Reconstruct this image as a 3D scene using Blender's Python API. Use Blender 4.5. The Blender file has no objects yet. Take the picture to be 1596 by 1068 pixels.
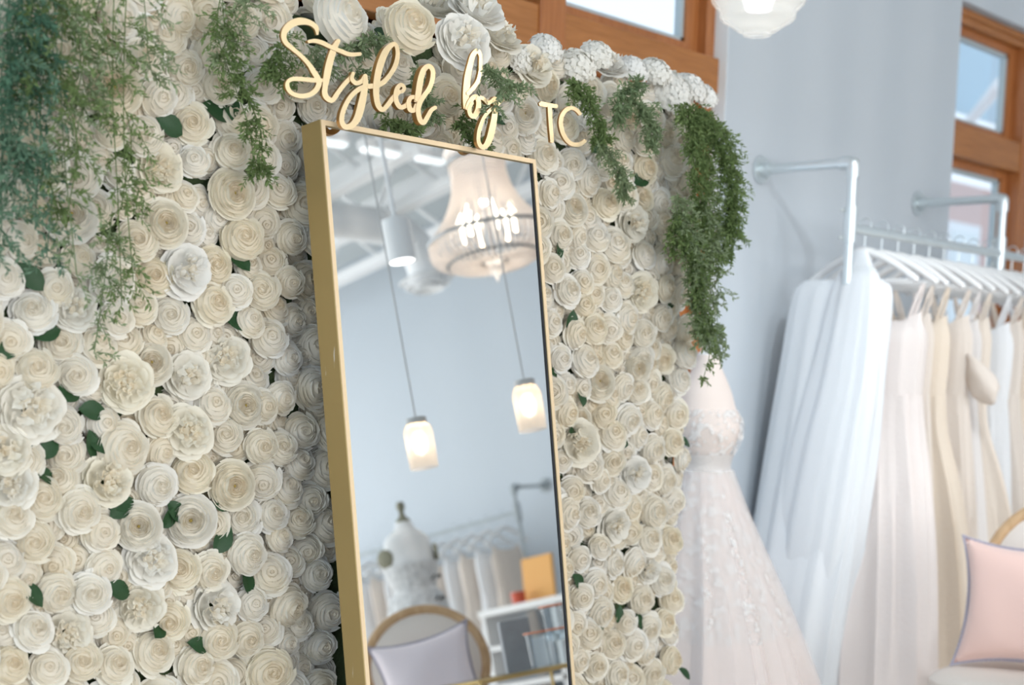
import bpy, math, random
import numpy as np
from mathutils import Vector, Matrix

rng = np.random.default_rng(7)
random.seed(7)
PI = math.pi
sc = bpy.context.scene
COL = sc.collection

# ------------------------------------------------------------------ camera model
FPX, PPX, PPY = 2327.5, 798.0, 879.3
PITCH, ROLL, AZ, LEAN = .1277, .0276, .7351, .1407
EYE = 1.27
F = np.array([math.cos(PITCH)*math.cos(AZ), math.cos(PITCH)*math.sin(AZ), -math.sin(PITCH)])
_R = np.array([math.sin(AZ), -math.cos(AZ), 0.]); _U = np.cross(_R, F)
R = math.cos(ROLL)*_R + math.sin(ROLL)*_U
U = -math.sin(ROLL)*_R + math.cos(ROLL)*_U
C0 = np.array([0, 0, EYE])
M0 = np.array([0, 2.12, 1.70]); MN = np.array([0, -math.cos(LEAN), math.sin(LEAN)])

def ray(x, y): return F + R*(x-PPX)/FPX - U*(y-PPY)/FPX
def aty(x, y, Y): d = ray(x, y); return C0 + d*(Y/d[1])
def atx(x, y, X): d = ray(x, y); return C0 + d*(X/d[0])
def atd(x, y, D): return C0 + ray(x, y)*D
def depth(P): return float((np.array(P)-C0) @ F)
def refl(P): P = np.array(P); return P - 2*((P-M0) @ MN)*MN
def vrt(x, y, D): return refl(atd(x, y, D))
def vx(x, y, X): return refl(atx(x, y, X))
def vz(x, y, z):                       # point at height z seen at (x, y) in the mirror
    a, b = vrt(x, y, 4.), vrt(x, y, 5.)
    t = (z-a[2])/(b[2]-a[2]); return a + (b-a)*t

cam = bpy.data.cameras.new('camera'); co = bpy.data.objects.new('camera', cam); COL.objects.link(co)
cam.sensor_fit = 'HORIZONTAL'; cam.sensor_width = 24.0; cam.lens = 35.0
cam.shift_y = (PPY-534)/1596
m = Matrix.Identity(4)
for i in range(3):
    m[i][0] = R[i]; m[i][1] = U[i]; m[i][2] = -F[i]; m[i][3] = C0[i]
co.matrix_world = m
cam.dof.use_dof = True; cam.dof.focus_distance = 2.95; cam.dof.aperture_fstop = 1.9
sc.camera = co
sc.view_settings.view_transform = 'Standard'; sc.view_settings.look = 'None'
sc.view_settings.gamma = 1; sc.view_settings.use_curve_mapping = False
sc.view_settings.exposure = 0.18
sc.cycles.use_denoising = True
sc.cycles.max_bounces = 10; sc.cycles.diffuse_bounces = 5; sc.cycles.transparent_max_bounces = 24
sc.cycles.transmission_bounces = 6; sc.cycles.caustics_reflective = False; sc.cycles.caustics_refractive = False
sc.cycles.sample_clamp_indirect = 6

# ------------------------------------------------------------------ materials
def new_mat(name):
    mt = bpy.data.materials.new(name); mt.use_nodes = True
    nt = mt.node_tree; b = nt.nodes['Principled BSDF']
    return mt, nt, b
def mat(name, col, rough=.6, metal=0., spec=.4, bump=0., bscale=200., var=0., vscale=6., emis=None, estr=0., sheen=0.):
    mt, nt, b = new_mat(name)
    b.inputs['Base Color'].default_value = (*col, 1); b.inputs['Roughness'].default_value = rough
    b.inputs['Metallic'].default_value = metal; b.inputs['Specular IOR Level'].default_value = spec
    if sheen: b.inputs['Sheen Weight'].default_value = sheen
    tc = nt.nodes.new('ShaderNodeTexCoord')
    if var:
        n = nt.nodes.new('ShaderNodeTexNoise'); n.inputs['Scale'].default_value = vscale; n.inputs['Detail'].default_value = 5
        nt.links.new(tc.outputs['Object'], n.inputs['Vector'])
        mx = nt.nodes.new('ShaderNodeMix'); mx.data_type = 'RGBA'
        mx.inputs[6].default_value = (*[min(1, c*(1-var)) for c in col], 1); mx.inputs[7].default_value = (*[min(1, c*(1+var)) for c in col], 1)
        nt.links.new(n.outputs['Fac'], mx.inputs[0]); nt.links.new(mx.outputs[2], b.inputs['Base Color'])
    if bump:
        n = nt.nodes.new('ShaderNodeTexNoise'); n.inputs['Scale'].default_value = bscale; n.inputs['Detail'].default_value = 4
        nt.links.new(tc.outputs['Object'], n.inputs['Vector'])
        bp = nt.nodes.new('ShaderNodeBump'); bp.inputs['Strength'].default_value = bump; bp.inputs['Distance'].default_value = .004
        nt.links.new(n.outputs['Fac'], bp.inputs['Height']); nt.links.new(bp.outputs['Normal'], b.inputs['Normal'])
    if emis:
        b.inputs['Emission Color'].default_value = (*emis, 1); b.inputs['Emission Strength'].default_value = estr
    return mt
def cloth(name, col, trans=.35, clear=0., bump=.3, bscale=60., rough=.8):
    """thin fabric or petal: diffuse + translucent, with an open weave (clear)"""
    mt, nt, b = new_mat(name)
    b.inputs['Base Color'].default_value = (*col, 1); b.inputs['Roughness'].default_value = rough; b.inputs['Specular IOR Level'].default_value = .2
    out = nt.nodes['Material Output']; tr = nt.nodes.new('ShaderNodeBsdfTranslucent'); tr.inputs['Color'].default_value = (*col, 1)
    mx = nt.nodes.new('ShaderNodeMixShader'); mx.inputs[0].default_value = trans
    nt.links.new(b.outputs[0], mx.inputs[1]); nt.links.new(tr.outputs[0], mx.inputs[2])
    last = mx
    if clear:
        tp = nt.nodes.new('ShaderNodeBsdfTransparent'); m2 = nt.nodes.new('ShaderNodeMixShader'); m2.inputs[0].default_value = clear
        nt.links.new(mx.outputs[0], m2.inputs[1]); nt.links.new(tp.outputs[0], m2.inputs[2]); last = m2
    nt.links.new(last.outputs[0], out.inputs['Surface'])
    if bump:
        tc = nt.nodes.new('ShaderNodeTexCoord'); n = nt.nodes.new('ShaderNodeTexNoise'); n.inputs['Scale'].default_value = bscale; n.inputs['Detail'].default_value = 5
        nt.links.new(tc.outputs['Object'], n.inputs['Vector'])
        bp = nt.nodes.new('ShaderNodeBump'); bp.inputs['Strength'].default_value = bump; bp.inputs['Distance'].default_value = .006
        nt.links.new(n.outputs['Fac'], bp.inputs['Height']); nt.links.new(bp.outputs['Normal'], b.inputs['Normal']); nt.links.new(bp.outputs['Normal'], tr.inputs['Normal'])
    return mt
def petal_mat(name, ca, cb, trans=.3, scale=9., by_object=True):
    mt, nt, b = new_mat(name)
    out = nt.nodes['Material Output']
    mx = nt.nodes.new('ShaderNodeMix'); mx.data_type = 'RGBA'
    mx.inputs[6].default_value = (*ca, 1); mx.inputs[7].default_value = (*cb, 1)
    if by_object:
        oi = nt.nodes.new('ShaderNodeObjectInfo'); nt.links.new(oi.outputs['Random'], mx.inputs[0])
    else:
        tc = nt.nodes.new('ShaderNodeTexCoord'); n = nt.nodes.new('ShaderNodeTexNoise'); n.inputs['Scale'].default_value = scale
        mr = nt.nodes.new('ShaderNodeMapRange'); mr.inputs[1].default_value = .35; mr.inputs[2].default_value = .65
        nt.links.new(tc.outputs['Object'], n.inputs['Vector']); nt.links.new(n.outputs['Fac'], mr.inputs[0]); nt.links.new(mr.outputs[0], mx.inputs[0])
    nt.links.new(mx.outputs[2], b.inputs['Base Color']); b.inputs['Roughness'].default_value = .7; b.inputs['Specular IOR Level'].default_value = .25
    tr = nt.nodes.new('ShaderNodeBsdfTranslucent'); nt.links.new(mx.outputs[2], tr.inputs['Color'])
    ms = nt.nodes.new('ShaderNodeMixShader'); ms.inputs[0].default_value = trans
    nt.links.new(b.outputs[0], ms.inputs[1]); nt.links.new(tr.outputs[0], ms.inputs[2]); nt.links.new(ms.outputs[0], out.inputs['Surface'])
    return mt
def wood(name, c1, c2, stretch, rough=.35):
    mt, nt, b = new_mat(name)
    tc = nt.nodes.new('ShaderNodeTexCoord'); mp = nt.nodes.new('ShaderNodeMapping'); mp.inputs['Scale'].default_value = stretch
    n = nt.nodes.new('ShaderNodeTexNoise'); n.inputs['Scale'].default_value = 5; n.inputs['Detail'].default_value = 7; n.inputs['Distortion'].default_value = .6
    mx = nt.nodes.new('ShaderNodeMix'); mx.data_type = 'RGBA'; mx.inputs[6].default_value = (*c1, 1); mx.inputs[7].default_value = (*c2, 1)
    mr = nt.nodes.new('ShaderNodeMapRange'); mr.inputs[1].default_value = .3; mr.inputs[2].default_value = .7
    nt.links.new(tc.outputs['Object'], mp.inputs['Vector']); nt.links.new(mp.outputs[0], n.inputs['Vector'])
    nt.links.new(n.outputs['Fac'], mr.inputs[0]); nt.links.new(mr.outputs[0], mx.inputs[0])
    nt.links.new(mx.outputs[2], b.inputs['Base Color']); b.inputs['Roughness'].default_value = rough
    return mt
def pane_mat(name, tint=(1, 1, 1), gloss=.08):
    mt, nt, b = new_mat(name); out = nt.nodes['Material Output']
    tp = nt.nodes.new('ShaderNodeBsdfTransparent'); tp.inputs['Color'].default_value = (*tint, 1)
    gl = nt.nodes.new('ShaderNodeBsdfGlossy'); gl.inputs['Roughness'].default_value = .02
    lw = nt.nodes.new('ShaderNodeLayerWeight'); pw = nt.nodes.new('ShaderNodeMath'); pw.operation = 'POWER'; pw.inputs[1].default_value = 4.5
    ms = nt.nodes.new('ShaderNodeMixShader')
    nt.links.new(lw.outputs['Facing'], pw.inputs[0]); ml = nt.nodes.new('ShaderNodeMath'); ml.operation = 'MULTIPLY_ADD'; ml.inputs[1].default_value = .6; ml.inputs[2].default_value = .03
    nt.links.new(pw.outputs[0], ml.inputs[0]); nt.links.new(ml.outputs[0], ms.inputs[0]); nt.links.new(tp.outputs[0], ms.inputs[1]); nt.links.new(gl.outputs[0], ms.inputs[2])
    nt.links.new(ms.outputs[0], out.inputs['Surface'])
    return mt
def glow_glass(name, col, clear=.55, trans=.5):
    mt, nt, b = new_mat(name); out = nt.nodes['Material Output']
    tp = nt.nodes.new('ShaderNodeBsdfTransparent'); tl = nt.nodes.new('ShaderNodeBsdfTranslucent'); tl.inputs['Color'].default_value = (*col, 1)
    b.inputs['Base Color'].default_value = (*col, 1); b.inputs['Roughness'].default_value = .08
    m1 = nt.nodes.new('ShaderNodeMixShader'); m1.inputs[0].default_value = trans
    m2 = nt.nodes.new('ShaderNodeMixShader'); m2.inputs[0].default_value = clear
    nt.links.new(b.outputs[0], m1.inputs[1]); nt.links.new(tl.outputs[0], m1.inputs[2])
    nt.links.new(m1.outputs[0], m2.inputs[1]); nt.links.new(tp.outputs[0], m2.inputs[2]); nt.links.new(m2.outputs[0], out.inputs['Surface'])
    return mt

M = {}
M['wall'] = mat('wall_paint', (.55, .60, .65), .75, spec=.2, bump=.03, bscale=120)
M['wall_white'] = mat('white_paint', (.80, .83, .86), .7, spec=.2)
M['ceiling'] = mat('ceiling_paint', (.60, .64, .655), .8, spec=.1)
M['white_metal'] = mat('white_enamel', (.92, .93, .94), .45)
M['floor'] = wood('pale_floor', (.70, .64, .57), (.78, .72, .65), (1, 9, 1), .4)
M['wood_h'] = wood('stained_wood_along', (.34, .128, .032), (.45, .185, .055), (1.2, 14, 14), .33)
M['wood_v'] = wood('stained_wood_upright', (.36, .125, .036), (.46, .18, .06), (14, 14, 1.2), .33)
M['alu'] = mat('window_seal', (.45, .52, .55), .4)
M['pane'] = pane_mat('window_glass', (.93, .97, 1))
M['mirror'] = mat('silvered_mirror', (.82, .845, .85), .0, 1.0)
M['gold_letter'] = mat('gold_acrylic', (.93, .73, .44), .30, 1.0)
M['gold_side'] = mat('amber_acrylic_edge', (.48, .25, .08), .3, .6)
M['steel'] = mat('galvanised_pipe', (.74, .80, .82), .32, .75, bump=.05, bscale=80)
M['steel_dark'] = mat('set_screw_steel', (.35, .38, .40), .4, .8)
M['hanger'] = mat('hanger_white', (.88, .88, .88), .35)
M['dark'] = mat('black_plastic', (.03, .03, .035), .5)
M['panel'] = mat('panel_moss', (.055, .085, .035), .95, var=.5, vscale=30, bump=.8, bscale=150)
M['petal'] = petal_mat('petal_cream', (.885, .87, .83), (.88, .83, .70), .16)
M['petal_core'] = petal_mat('petal_core', (.88, .83, .73), (.88, .79, .63), .25)
M['petal_w'] = petal_mat('petal_white', (.89, .885, .86), (.88, .86, .80), .2)
M['petal_f'] = petal_mat('petal_mixed', (.885, .875, .84), (.88, .83, .71), .16, by_object=False)
M['petal_fc'] = petal_mat('petal_mixed_core', (.88, .83, .74), (.87, .78, .62), .25, by_object=False)
M['stamen'] = mat('stamen', (.36, .27, .07), .8)
M['leaf'] = mat('rose_leaf', (.018, .062, .020), .5, var=.35, vscale=25)
M['fern'] = petal_mat('fern_green', (.15, .225, .08), (.225, .305, .125), .35)
M['fern_blue_cast'] = petal_mat('fern_blue_daylight', (.085, .19, .125), (.17, .28, .19), .35)  # blue daylight from the left is mixed into this green
M['fern_p'] = petal_mat('fern_pale', (.22, .30, .16), (.29, .36, .21), .35)
M['tulle'] = cloth('daylight_tinted_tulle', (.91, .94, .97), .22, .03, .2, 40)  # blue of the window light put into the fabric colour
M['tulle_clear'] = cloth('sheer_tulle', (.92, .94, .97), .3, .6, .2, 60)
M['blush'] = cloth('blush_tulle', (.93, .84, .81), .2, .0, .25, 35)
def lace_mat():
    mt = cloth('white_lace', (.95, .945, .94), .25, .35, .7, 130); nt = mt.node_tree
    m2 = [n for n in nt.nodes if n.type == 'MIX_SHADER' and n.inputs[2].is_linked and n.inputs[2].links[0].from_node.type == 'BSDF_TRANSPARENT'][0]
    tc = nt.nodes.new('ShaderNodeTexCoord'); vo = nt.nodes.new('ShaderNodeTexVoronoi'); vo.feature = 'SMOOTH_F1'; vo.inputs['Scale'].default_value = 55
    n = nt.nodes.new('ShaderNodeTexNoise'); n.inputs['Scale'].default_value = 28; ad = nt.nodes.new('ShaderNodeMath'); ad.operation = 'MULTIPLY_ADD'; ad.inputs[1].default_value = 1.2
    mr = nt.nodes.new('ShaderNodeMapRange'); mr.inputs[1].default_value = .85; mr.inputs[2].default_value = 1.05; mr.inputs[3].default_value = .05; mr.inputs[4].default_value = .82
    nt.links.new(tc.outputs['Object'], vo.inputs['Vector']); nt.links.new(tc.outputs['Object'], n.inputs['Vector'])
    nt.links.new(n.outputs['Fac'], ad.inputs[0]); nt.links.new(vo.outputs['Distance'], ad.inputs[2]); nt.links.new(ad.outputs[0], mr.inputs[0]); nt.links.new(mr.outputs[0], m2.inputs[0])
    return mt
M['lace'] = lace_mat()
M['tulle_pink'] = cloth('sheer_blush_tulle', (.96, .92, .91), .3, .70, .2, 60)
M['belt'] = mat('beaded_belt', (.74, .70, .68), .35, .1, bump=1., bscale=220)
M['form'] = mat('form_linen', (.84, .74, .69), .85, bump=.15, bscale=300)
M['form_w'] = mat('form_white', (.84, .85, .86), .8, bump=.1, bscale=300)
M['olive'] = mat('olive_cap', (.26, .25, .18), .6)
M['chair_wood'] = wood('weathered_oak', (.48, .30, .15), (.62, .42, .24), (8, 8, 3), .5)
M['linen'] = mat('oat_linen', (.78, .71, .65), .9, bump=.2, bscale=400)
M['pillow'] = mat('blush_velvet', (.80, .56, .50), .75, sheen=.6, bump=.25, bscale=25)
M['pillow_l'] = mat('lilac_velvet', (.86, .77, .82), .75, sheen=.6, bump=.25, bscale=25)
M['trim'] = mat('pillow_trim', (.42, .40, .48), .9, bump=.5, bscale=200)
M['brass'] = mat('brushed_brass', (.62, .45, .20), .35, .9)
M['bead'] = cloth('milky_beads', (.95, .91, .88), .5, .0, 0)
M['bulb'] = mat('lit_bulb', (1, .9, .75), .5, emis=(1, .90, .74), estr=5)
M['bulb_w'] = mat('lit_globe_bulb', (1, .97, .92), .5, emis=(1, .96, .90), estr=6)
M['lens'] = mat('lit_lens', (1, 1, 1), .5, emis=(1, .98, .95), estr=4)
M['tube'] = mat('lit_tube', (1, 1, 1), .5, emis=(.93, .98, 1), estr=.7)
M['jar'] = glow_glass('jar_glass', (.93, .80, .68), .35, .75)
M['globe'] = glow_glass('ripple_glass', (.96, .93, .86), .70, .35)
M['clear'] = pane_mat('clear_glass', (.93, .95, .96))
M['rim'] = mat('coral_rim', (.85, .35, .22), .3)
M['orange'] = mat('amber_board', (.80, .42, .13), .6)
M['red'] = mat('red_enamel', (.60, .10, .05), .4)
M['grey'] = mat('grey_card', (.33, .34, .36), .7, var=.2, vscale=20)
M['paper'] = mat('white_paper', (.85, .86, .88), .7)
M['counter'] = mat('counter_white', (.80, .80, .80), .5)
M['stucco'] = mat('pink_stucco', (.66, .50, .47), .9, bump=.2, bscale=30)
M['canopy'] = cloth('canopy_blue', (.72, .82, .88), .65, 0, 0)
M['pavement'] = mat('pavement', (.72, .71, .70), .9, var=.15)
M['pipe_grey'] = mat('grey_pipe', (.40, .44, .46), .5)
M['cord'] = mat('cord_grey', (.55, .56, .56), .6)
GOWN = [cloth('gown_ivory', (.86, .77, .68), .2), cloth('gown_oyster', (.83, .75, .68), .2), cloth('gown_pearl', (.86, .82, .80), .22),
        cloth('gown_champagne', (.84, .735, .62), .2), cloth('gown_snow', (.87, .88, .90), .22), cloth('gown_blush', (.90, .83, .80), .2)]

def gold_frame_mat():
    mt, nt, b = new_mat('champagne_gold'); b.inputs['Metallic'].default_value = .45; b.inputs['Roughness'].default_value = .42
    tc = nt.nodes.new('ShaderNodeTexCoord'); mp = nt.nodes.new('ShaderNodeMapping'); mp.inputs['Scale'].default_value = (30, 30, 5)
    n = nt.nodes.new('ShaderNodeTexNoise'); n.inputs['Scale'].default_value = 1.6; n.inputs['Detail'].default_value = 6
    mr = nt.nodes.new('ShaderNodeMapRange'); mr.inputs[1].default_value = .66; mr.inputs[2].default_value = .70
    mx = nt.nodes.new('ShaderNodeMix'); mx.data_type = 'RGBA'; mx.inputs[6].default_value = (.44, .32, .135, 1); mx.inputs[7].default_value = (.74, .70, .62, 1)
    nt.links.new(tc.outputs['Object'], mp.inputs['Vector']); nt.links.new(mp.outputs[0], n.inputs['Vector'])
    nt.links.new(n.outputs['Fac'], mr.inputs[0]); nt.links.new(mr.outputs[0], mx.inputs[0]); nt.links.new(mx.outputs[2], b.inputs['Base Color'])
    return mt
M['gold'] = gold_frame_mat()
M['gold_lip'] = mat('gold_lip', (.80, .62, .40), .4, .25)

# ------------------------------------------------------------------ mesh helpers
class MB:
    def __init__(s): s.v = []; s.f = []; s.mi = []; s.m = 0
    def add(s, vs, fs):
        o = len(s.v); s.v += [tuple(map(float, p)) for p in vs]
        s.f += [tuple(i+o for i in f) for f in fs]; s.mi += [s.m]*len(fs); return s
    def box(s, a, b, M4=None):
        x0, y0, z0 = a; x1, y1, z1 = b
        vs = [(x0, y0, z0), (x1, y0, z0), (x1, y1, z0), (x0, y1, z0), (x0, y0, z1), (x1, y0, z1), (x1, y1, z1), (x0, y1, z1)]
        if M4 is not None: vs = [tuple(M4 @ Vector(v)) for v in vs]
        return s.add(vs, [(3, 2, 1, 0), (4, 5, 6, 7), (0, 1, 5, 4), (1, 2, 6, 5), (2, 3, 7, 6), (3, 0, 4, 7)])
    def tube(s, pts, r, n=10, caps=True, closed=False):
        pts = [np.array(p, float) for p in pts]; k = len(pts)
        rs = r if hasattr(r, '__len__') else [r]*k
        up = np.array([0, 0, 1.]); vs = []; prev = None
        for i in range(k):
            if closed: t = pts[(i+1) % k]-pts[i-1]
            else: t = pts[min(i+1, k-1)]-pts[max(i-1, 0)]
            t = t/(np.linalg.norm(t)+1e-12)
            if prev is None:
                a = np.cross(t, up)
                if np.linalg.norm(a) < .05: a = np.cross(t, np.array([1., 0, 0]))
            else: a = prev - t*(prev @ t)
            a /= np.linalg.norm(a)+1e-12; prev = a; b = np.cross(t, a)
            for j in range(n):
                q = 2*PI*j/n; vs.append(pts[i]+rs[i]*(math.cos(q)*a+math.sin(q)*b))
        fs = []
        for i in range(k if closed else k-1):
            i2 = (i+1) % k
            for j in range(n): fs.append((i*n+j, i*n+(j+1) % n, i2*n+(j+1) % n, i2*n+j))
        if caps and not closed: fs += [tuple(range(n-1, -1, -1)), tuple((k-1)*n+j for j in range(n))]
        return s.add(vs, fs)
    def lathe(s, prof, c=(0, 0, 0), n=32, M4=None, capb=False, capt=False):
        vs = []; k = len(prof)
        for r, z in prof:
            for j in range(n):
                q = 2*PI*j/n; p = Vector((r*math.cos(q), r*math.sin(q), z))
                if M4 is not None: p = M4 @ p
                vs.append((p[0]+c[0], p[1]+c[1], p[2]+c[2]))
        fs = [(i*n+j, i*n+(j+1) % n, (i+1)*n+(j+1) % n, (i+1)*n+j) for i in range(k-1) for j in range(n)]
        if capb: fs.append(tuple(range(n-1, -1, -1)))
        if capt: fs.append(tuple((k-1)*n+j for j in range(n)))
        return s.add(vs, fs)
    def build(s, name, mats, parent=None, smooth=True, bevel=0., base=None, subd=0):
        me = bpy.data.meshes.new(name)
        v = np.array(s.v)
        off = np.zeros(3) if base is None else np.array(base, float)
        if len(v): v = v-off
        me.from_pydata([tuple(p) for p in v], [], s.f); 
        if not isinstance(mats, (list, tuple)): mats = [mats]
        for mt in mats: me.materials.append(mt)
        if len(mats) > 1: me.polygons.foreach_set('material_index', s.mi)
        if smooth: me.polygons.foreach_set('use_smooth', [True]*len(me.polygons))
        me.update()
        o = bpy.data.objects.new(name, me); COL.objects.link(o)
        o.location = off
        if parent is not None:
            o.parent = parent
            o.location = Vector(off) - world_loc(parent)
        if bevel:
            bv = o.modifiers.new('bevel', 'BEVEL'); bv.width = bevel; bv.segments = 2; bv.limit_method = 'ANGLE'; bv.angle_limit = .7
        if smooth:
            try:
                me.set_sharp_from_angle(angle=.75)
            except Exception: pass
        if subd:
            sd = o.modifiers.new('subdivision', 'SUBSURF'); sd.levels = subd; sd.render_levels = subd
        return o
def world_loc(o):
    p = Vector((0, 0, 0))
    while o is not None: p = p + o.location; o = o.parent
    return p
def tag(o, label, cat, group=None, kind=None):
    if label: o['label'] = label
    if cat: o['category'] = cat
    if group: o['group'] = group
    if kind: o['kind'] = kind
    return o
def thing(name, label, cat, loc, group=None):
    o = bpy.data.objects.new(name, None); COL.objects.link(o); o.location = Vector([float(q) for q in loc]); o.empty_display_size = .05
    return tag(o, label, cat, group)
def struct(o, label=None):
    o['kind'] = 'structure'
    if label: o['label'] = label
    return o
def part(o, label): o['label'] = label; return o
def smooth_path(pts, n=6):
    P = [np.array(p, float) for p in pts]; out = []
    Q = [2*P[0]-P[1]] + P + [2*P[-1]-P[-2]]
    for i in range(1, len(Q)-2):
        for k in range(n):
            t = k/n; a, b, c, d = Q[i-1], Q[i], Q[i+1], Q[i+2]
            out.append(.5*((2*b)+(c-a)*t+(2*a-5*b+4*c-d)*t*t+(3*b-a-3*c+d)*t**3))
    out.append(P[-1]); return out
def quads_mesh(name, V, Fq, MI, mats):
    me = bpy.data.meshes.new(name); nv, nf = len(V), len(Fq)
    me.vertices.add(nv); me.vertices.foreach_set('co', np.asarray(V, np.float32).ravel())
    me.loops.add(nf*4); me.loops.foreach_set('vertex_index', np.asarray(Fq, np.int32).ravel())
    me.polygons.add(nf); me.polygons.foreach_set('loop_start', np.arange(nf, dtype=np.int32)*4)
    for mt in mats: me.materials.append(mt)
    me.polygons.foreach_set('material_index', np.asarray(MI, np.int32)); me.polygons.foreach_set('use_smooth', np.ones(nf, bool))
    me.update(calc_edges=True); me.validate(); return me

# ------------------------------------------------------------------ the room
XL, XR, YF, YB, ZC = -3.0, 7.5, -6.0, 3.0, 3.8
def wall_y(name, x0, x1, y0, y1, holes, mt):
    """wall running along X with rectangular openings (x0, x1, z0, z1)"""
    b = MB(); cuts = sorted(holes); x = x0
    for hx0, hx1, hz0, hz1 in cuts:
        b.box((x, y0, 0), (hx0, y1, ZC))
        if hz0 > 0: b.box((hx0, y0, 0), (hx1, y1, hz0))
        b.box((hx0, y0, hz1), (hx1, y1, ZC)); x = hx1
    b.box((x, y0, 0), (x1, y1, ZC))
    return struct(b.build(name, mt, smooth=False))
W1 = (.55, 4.335, .25, 3.05); W2 = (6.02, 7.25, .25, 2.86)
wall_y('wall_back', XL, XR, YB, YB+.22, [W1, W2], M['wall'])
wall_y('wall_front', XL, XR, YF-.2, YF, [(-2.4, 1.9, .1, 3.2), (2.5, 6.9, .1, 3.2)], M['wall'])
def wall_x(name, x0, x1, holes, mt):
    b = MB(); y = YF
    for a, c, z0, z1 in holes:
        b.box((x0, y, 0), (x1, a, ZC)); b.box((x0, a, 0), (x1, c, z0)); b.box((x0, a, z1), (x1, c, ZC)); y = c
    b.box((x0, y, 0), (x1, YB, ZC)); return struct(b.build(name, mt, smooth=False))
wall_x('wall_left', XL-.2, XL, [(-4.5, 2.2, .1, 3.2)], M['wall'])
wall_x('wall_right', XR, XR+.2, [], M['wall'])
struct(MB().box((XL-.2, YF-.2, -.1), (XR+.2, YB+.22, 0)).build('floor', M['floor'], smooth=False))
struct(MB().box((XL-.2, YF-.2, ZC), (XR+.2, YB+.22, ZC+.15)).build('ceiling', M['ceiling'], smooth=False))
b = MB().box((4.34, YB-.015, 0), (6.02, YB, .14)); struct(b.build('baseboard_back', M['wall_white'], smooth=False))
b = MB().box((XR-.015, YF, 0), (XR, YB, .14)); struct(b.build('baseboard_right', M['wall_white'], smooth=False))
# window reveal strip beside the wood, its daylight brightness put into the white
struct(MB().box((W1[1]-.004, YB+.0005, .25), (W1[1]-.0002, YB+.055, 3.05)).build('trim_1', mat('reveal_daylight', (.86, .93, .97), .5), smooth=False))

def window(name, hole, rail, mullions, sash, label):
    x0, x1, z0, z1 = hole; ya, yb = YB+.055, YB+.15
    o = struct(bpy.data.objects.new(name, None), label); COL.objects.link(o); o.location = (x0, ya, z0)
    fw = .05
    b = MB(); b.box((x0, ya, z0), (x0+fw, yb, z1)); b.box((x1-fw, ya, z0), (x1, yb, z1)); b.build('side_jamb', M['wood_v'], o, False, .004)
    b = MB(); b.box((x0+fw, ya, z1-.06), (x1-fw, yb, z1)); b.box((x0+fw, ya-.012, z1-.030), (x1-fw, ya, z1-.002)); b.build('head_jamb', M['wood_h'], o, False, .004)
    MB().box((x0+fw, ya, z0), (x1-fw, yb, z0+.06)).build('sill', M['wood_h'], o, False, .004)
    rz0, rz1 = rail
    MB().box((x0+fw*.2, ya-.022, rz0), (x1+.0 if name == 'window_1' else x1-fw, yb-.01, rz1)).build('transom_rail', M['wood_h'], o, False, .004)
    for mx in mullions: MB().box((mx[0], ya-.030, z0+.06), (mx[1], yb, z1-.06)).build('mullion', M['wood_v'], o, False, .004)
    edges = [x0+fw] + [e for mx in mullions for e in mx] + [x1-fw]
    for i in range(0, len(edges), 2):
        for c0, c1 in ((z0+.06, rz0), (rz1, z1-.06)):
            a, c = edges[i], edges[i+1]; s = sash; y0, y1 = ya+.035, yb-.015
            fr = MB(); fr.box((a, y0, c0), (a+s, y1, c1)); fr.box((c-s, y0, c0), (c, y1, c1))
            fr.box((a+s, y0, c0), (c-s, y1, c0+s*.6)); fr.box((a+s, y0, c1-s*.6), (c-s, y1, c1))
            f = fr.build('sash', M['wood_v'], o, False, .003)
            se = MB(); q = .014; a2, c2, d0, d1 = a+s, c-s, c0+s*.6, c1-s*.6; ym = y0+.012
            se.box((a2, ym, d0), (a2+q, y1-.004, d1)); se.box((c2-q, ym, d0), (c2, y1-.004, d1)); se.box((a2, ym, d0), (c2, y1-.004, d0+q)); se.box((a2, ym, d1-q), (c2, y1-.004, d1))
            se.build('glazing_seal', M['alu'], f, False)
            MB().box((a2, y1-.02, d0), (c2, y1-.016, d1)).build('pane', M['pane'], f, False)
    return o
window('window_1', W1, (2.20, 2.345), [(3.405, 3.52), (1.6, 1.71)], .07, 'wood framed transom window behind the flower wall')
window('window_2', W2, (2.245, 2.375), [(6.76, 6.86)], .06, 'wood framed window at the right edge past the garment rack')
# glazing in the shop front and the side behind the camera (out of frame, the room's daylight)
for nm, box in (('window_3', ((-2.4, YF-.11, .1), (1.9, YF-.10, 3.2))), ('window_4', ((2.5, YF-.11, .1), (6.9, YF-.10, 3.2))), ('window_5', ((XL-.11, -4.5, .1), (XL-.10, 2.2, 3.2)))):
    struct(MB().box(*box).build(nm, M['pane'], smooth=False))

# ceiling joists, seen in the mirror
for i, x in enumerate((4.35, 4.95, 5.55, 6.15, 6.75)):
    b = MB(); b.box((x-.05, YF, ZC-.10), (x+.05, YB, ZC)); b.box((x-.05, YF, ZC-.42), (x+.05, YB, ZC-.36))
    y = YF+.2
    while y < YB-.5:
        b.tube([(x, y, ZC-.38), (x, y+.3, ZC-.08)], .016, 6); b.tube([(x, y+.3, ZC-.08), (x, y+.6, ZC-.38)], .016, 6); y += .6
    struct(b.build('trim_%d' % (i+2), M['white_metal'], smooth=False), 'white open web ceiling joist')

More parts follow.
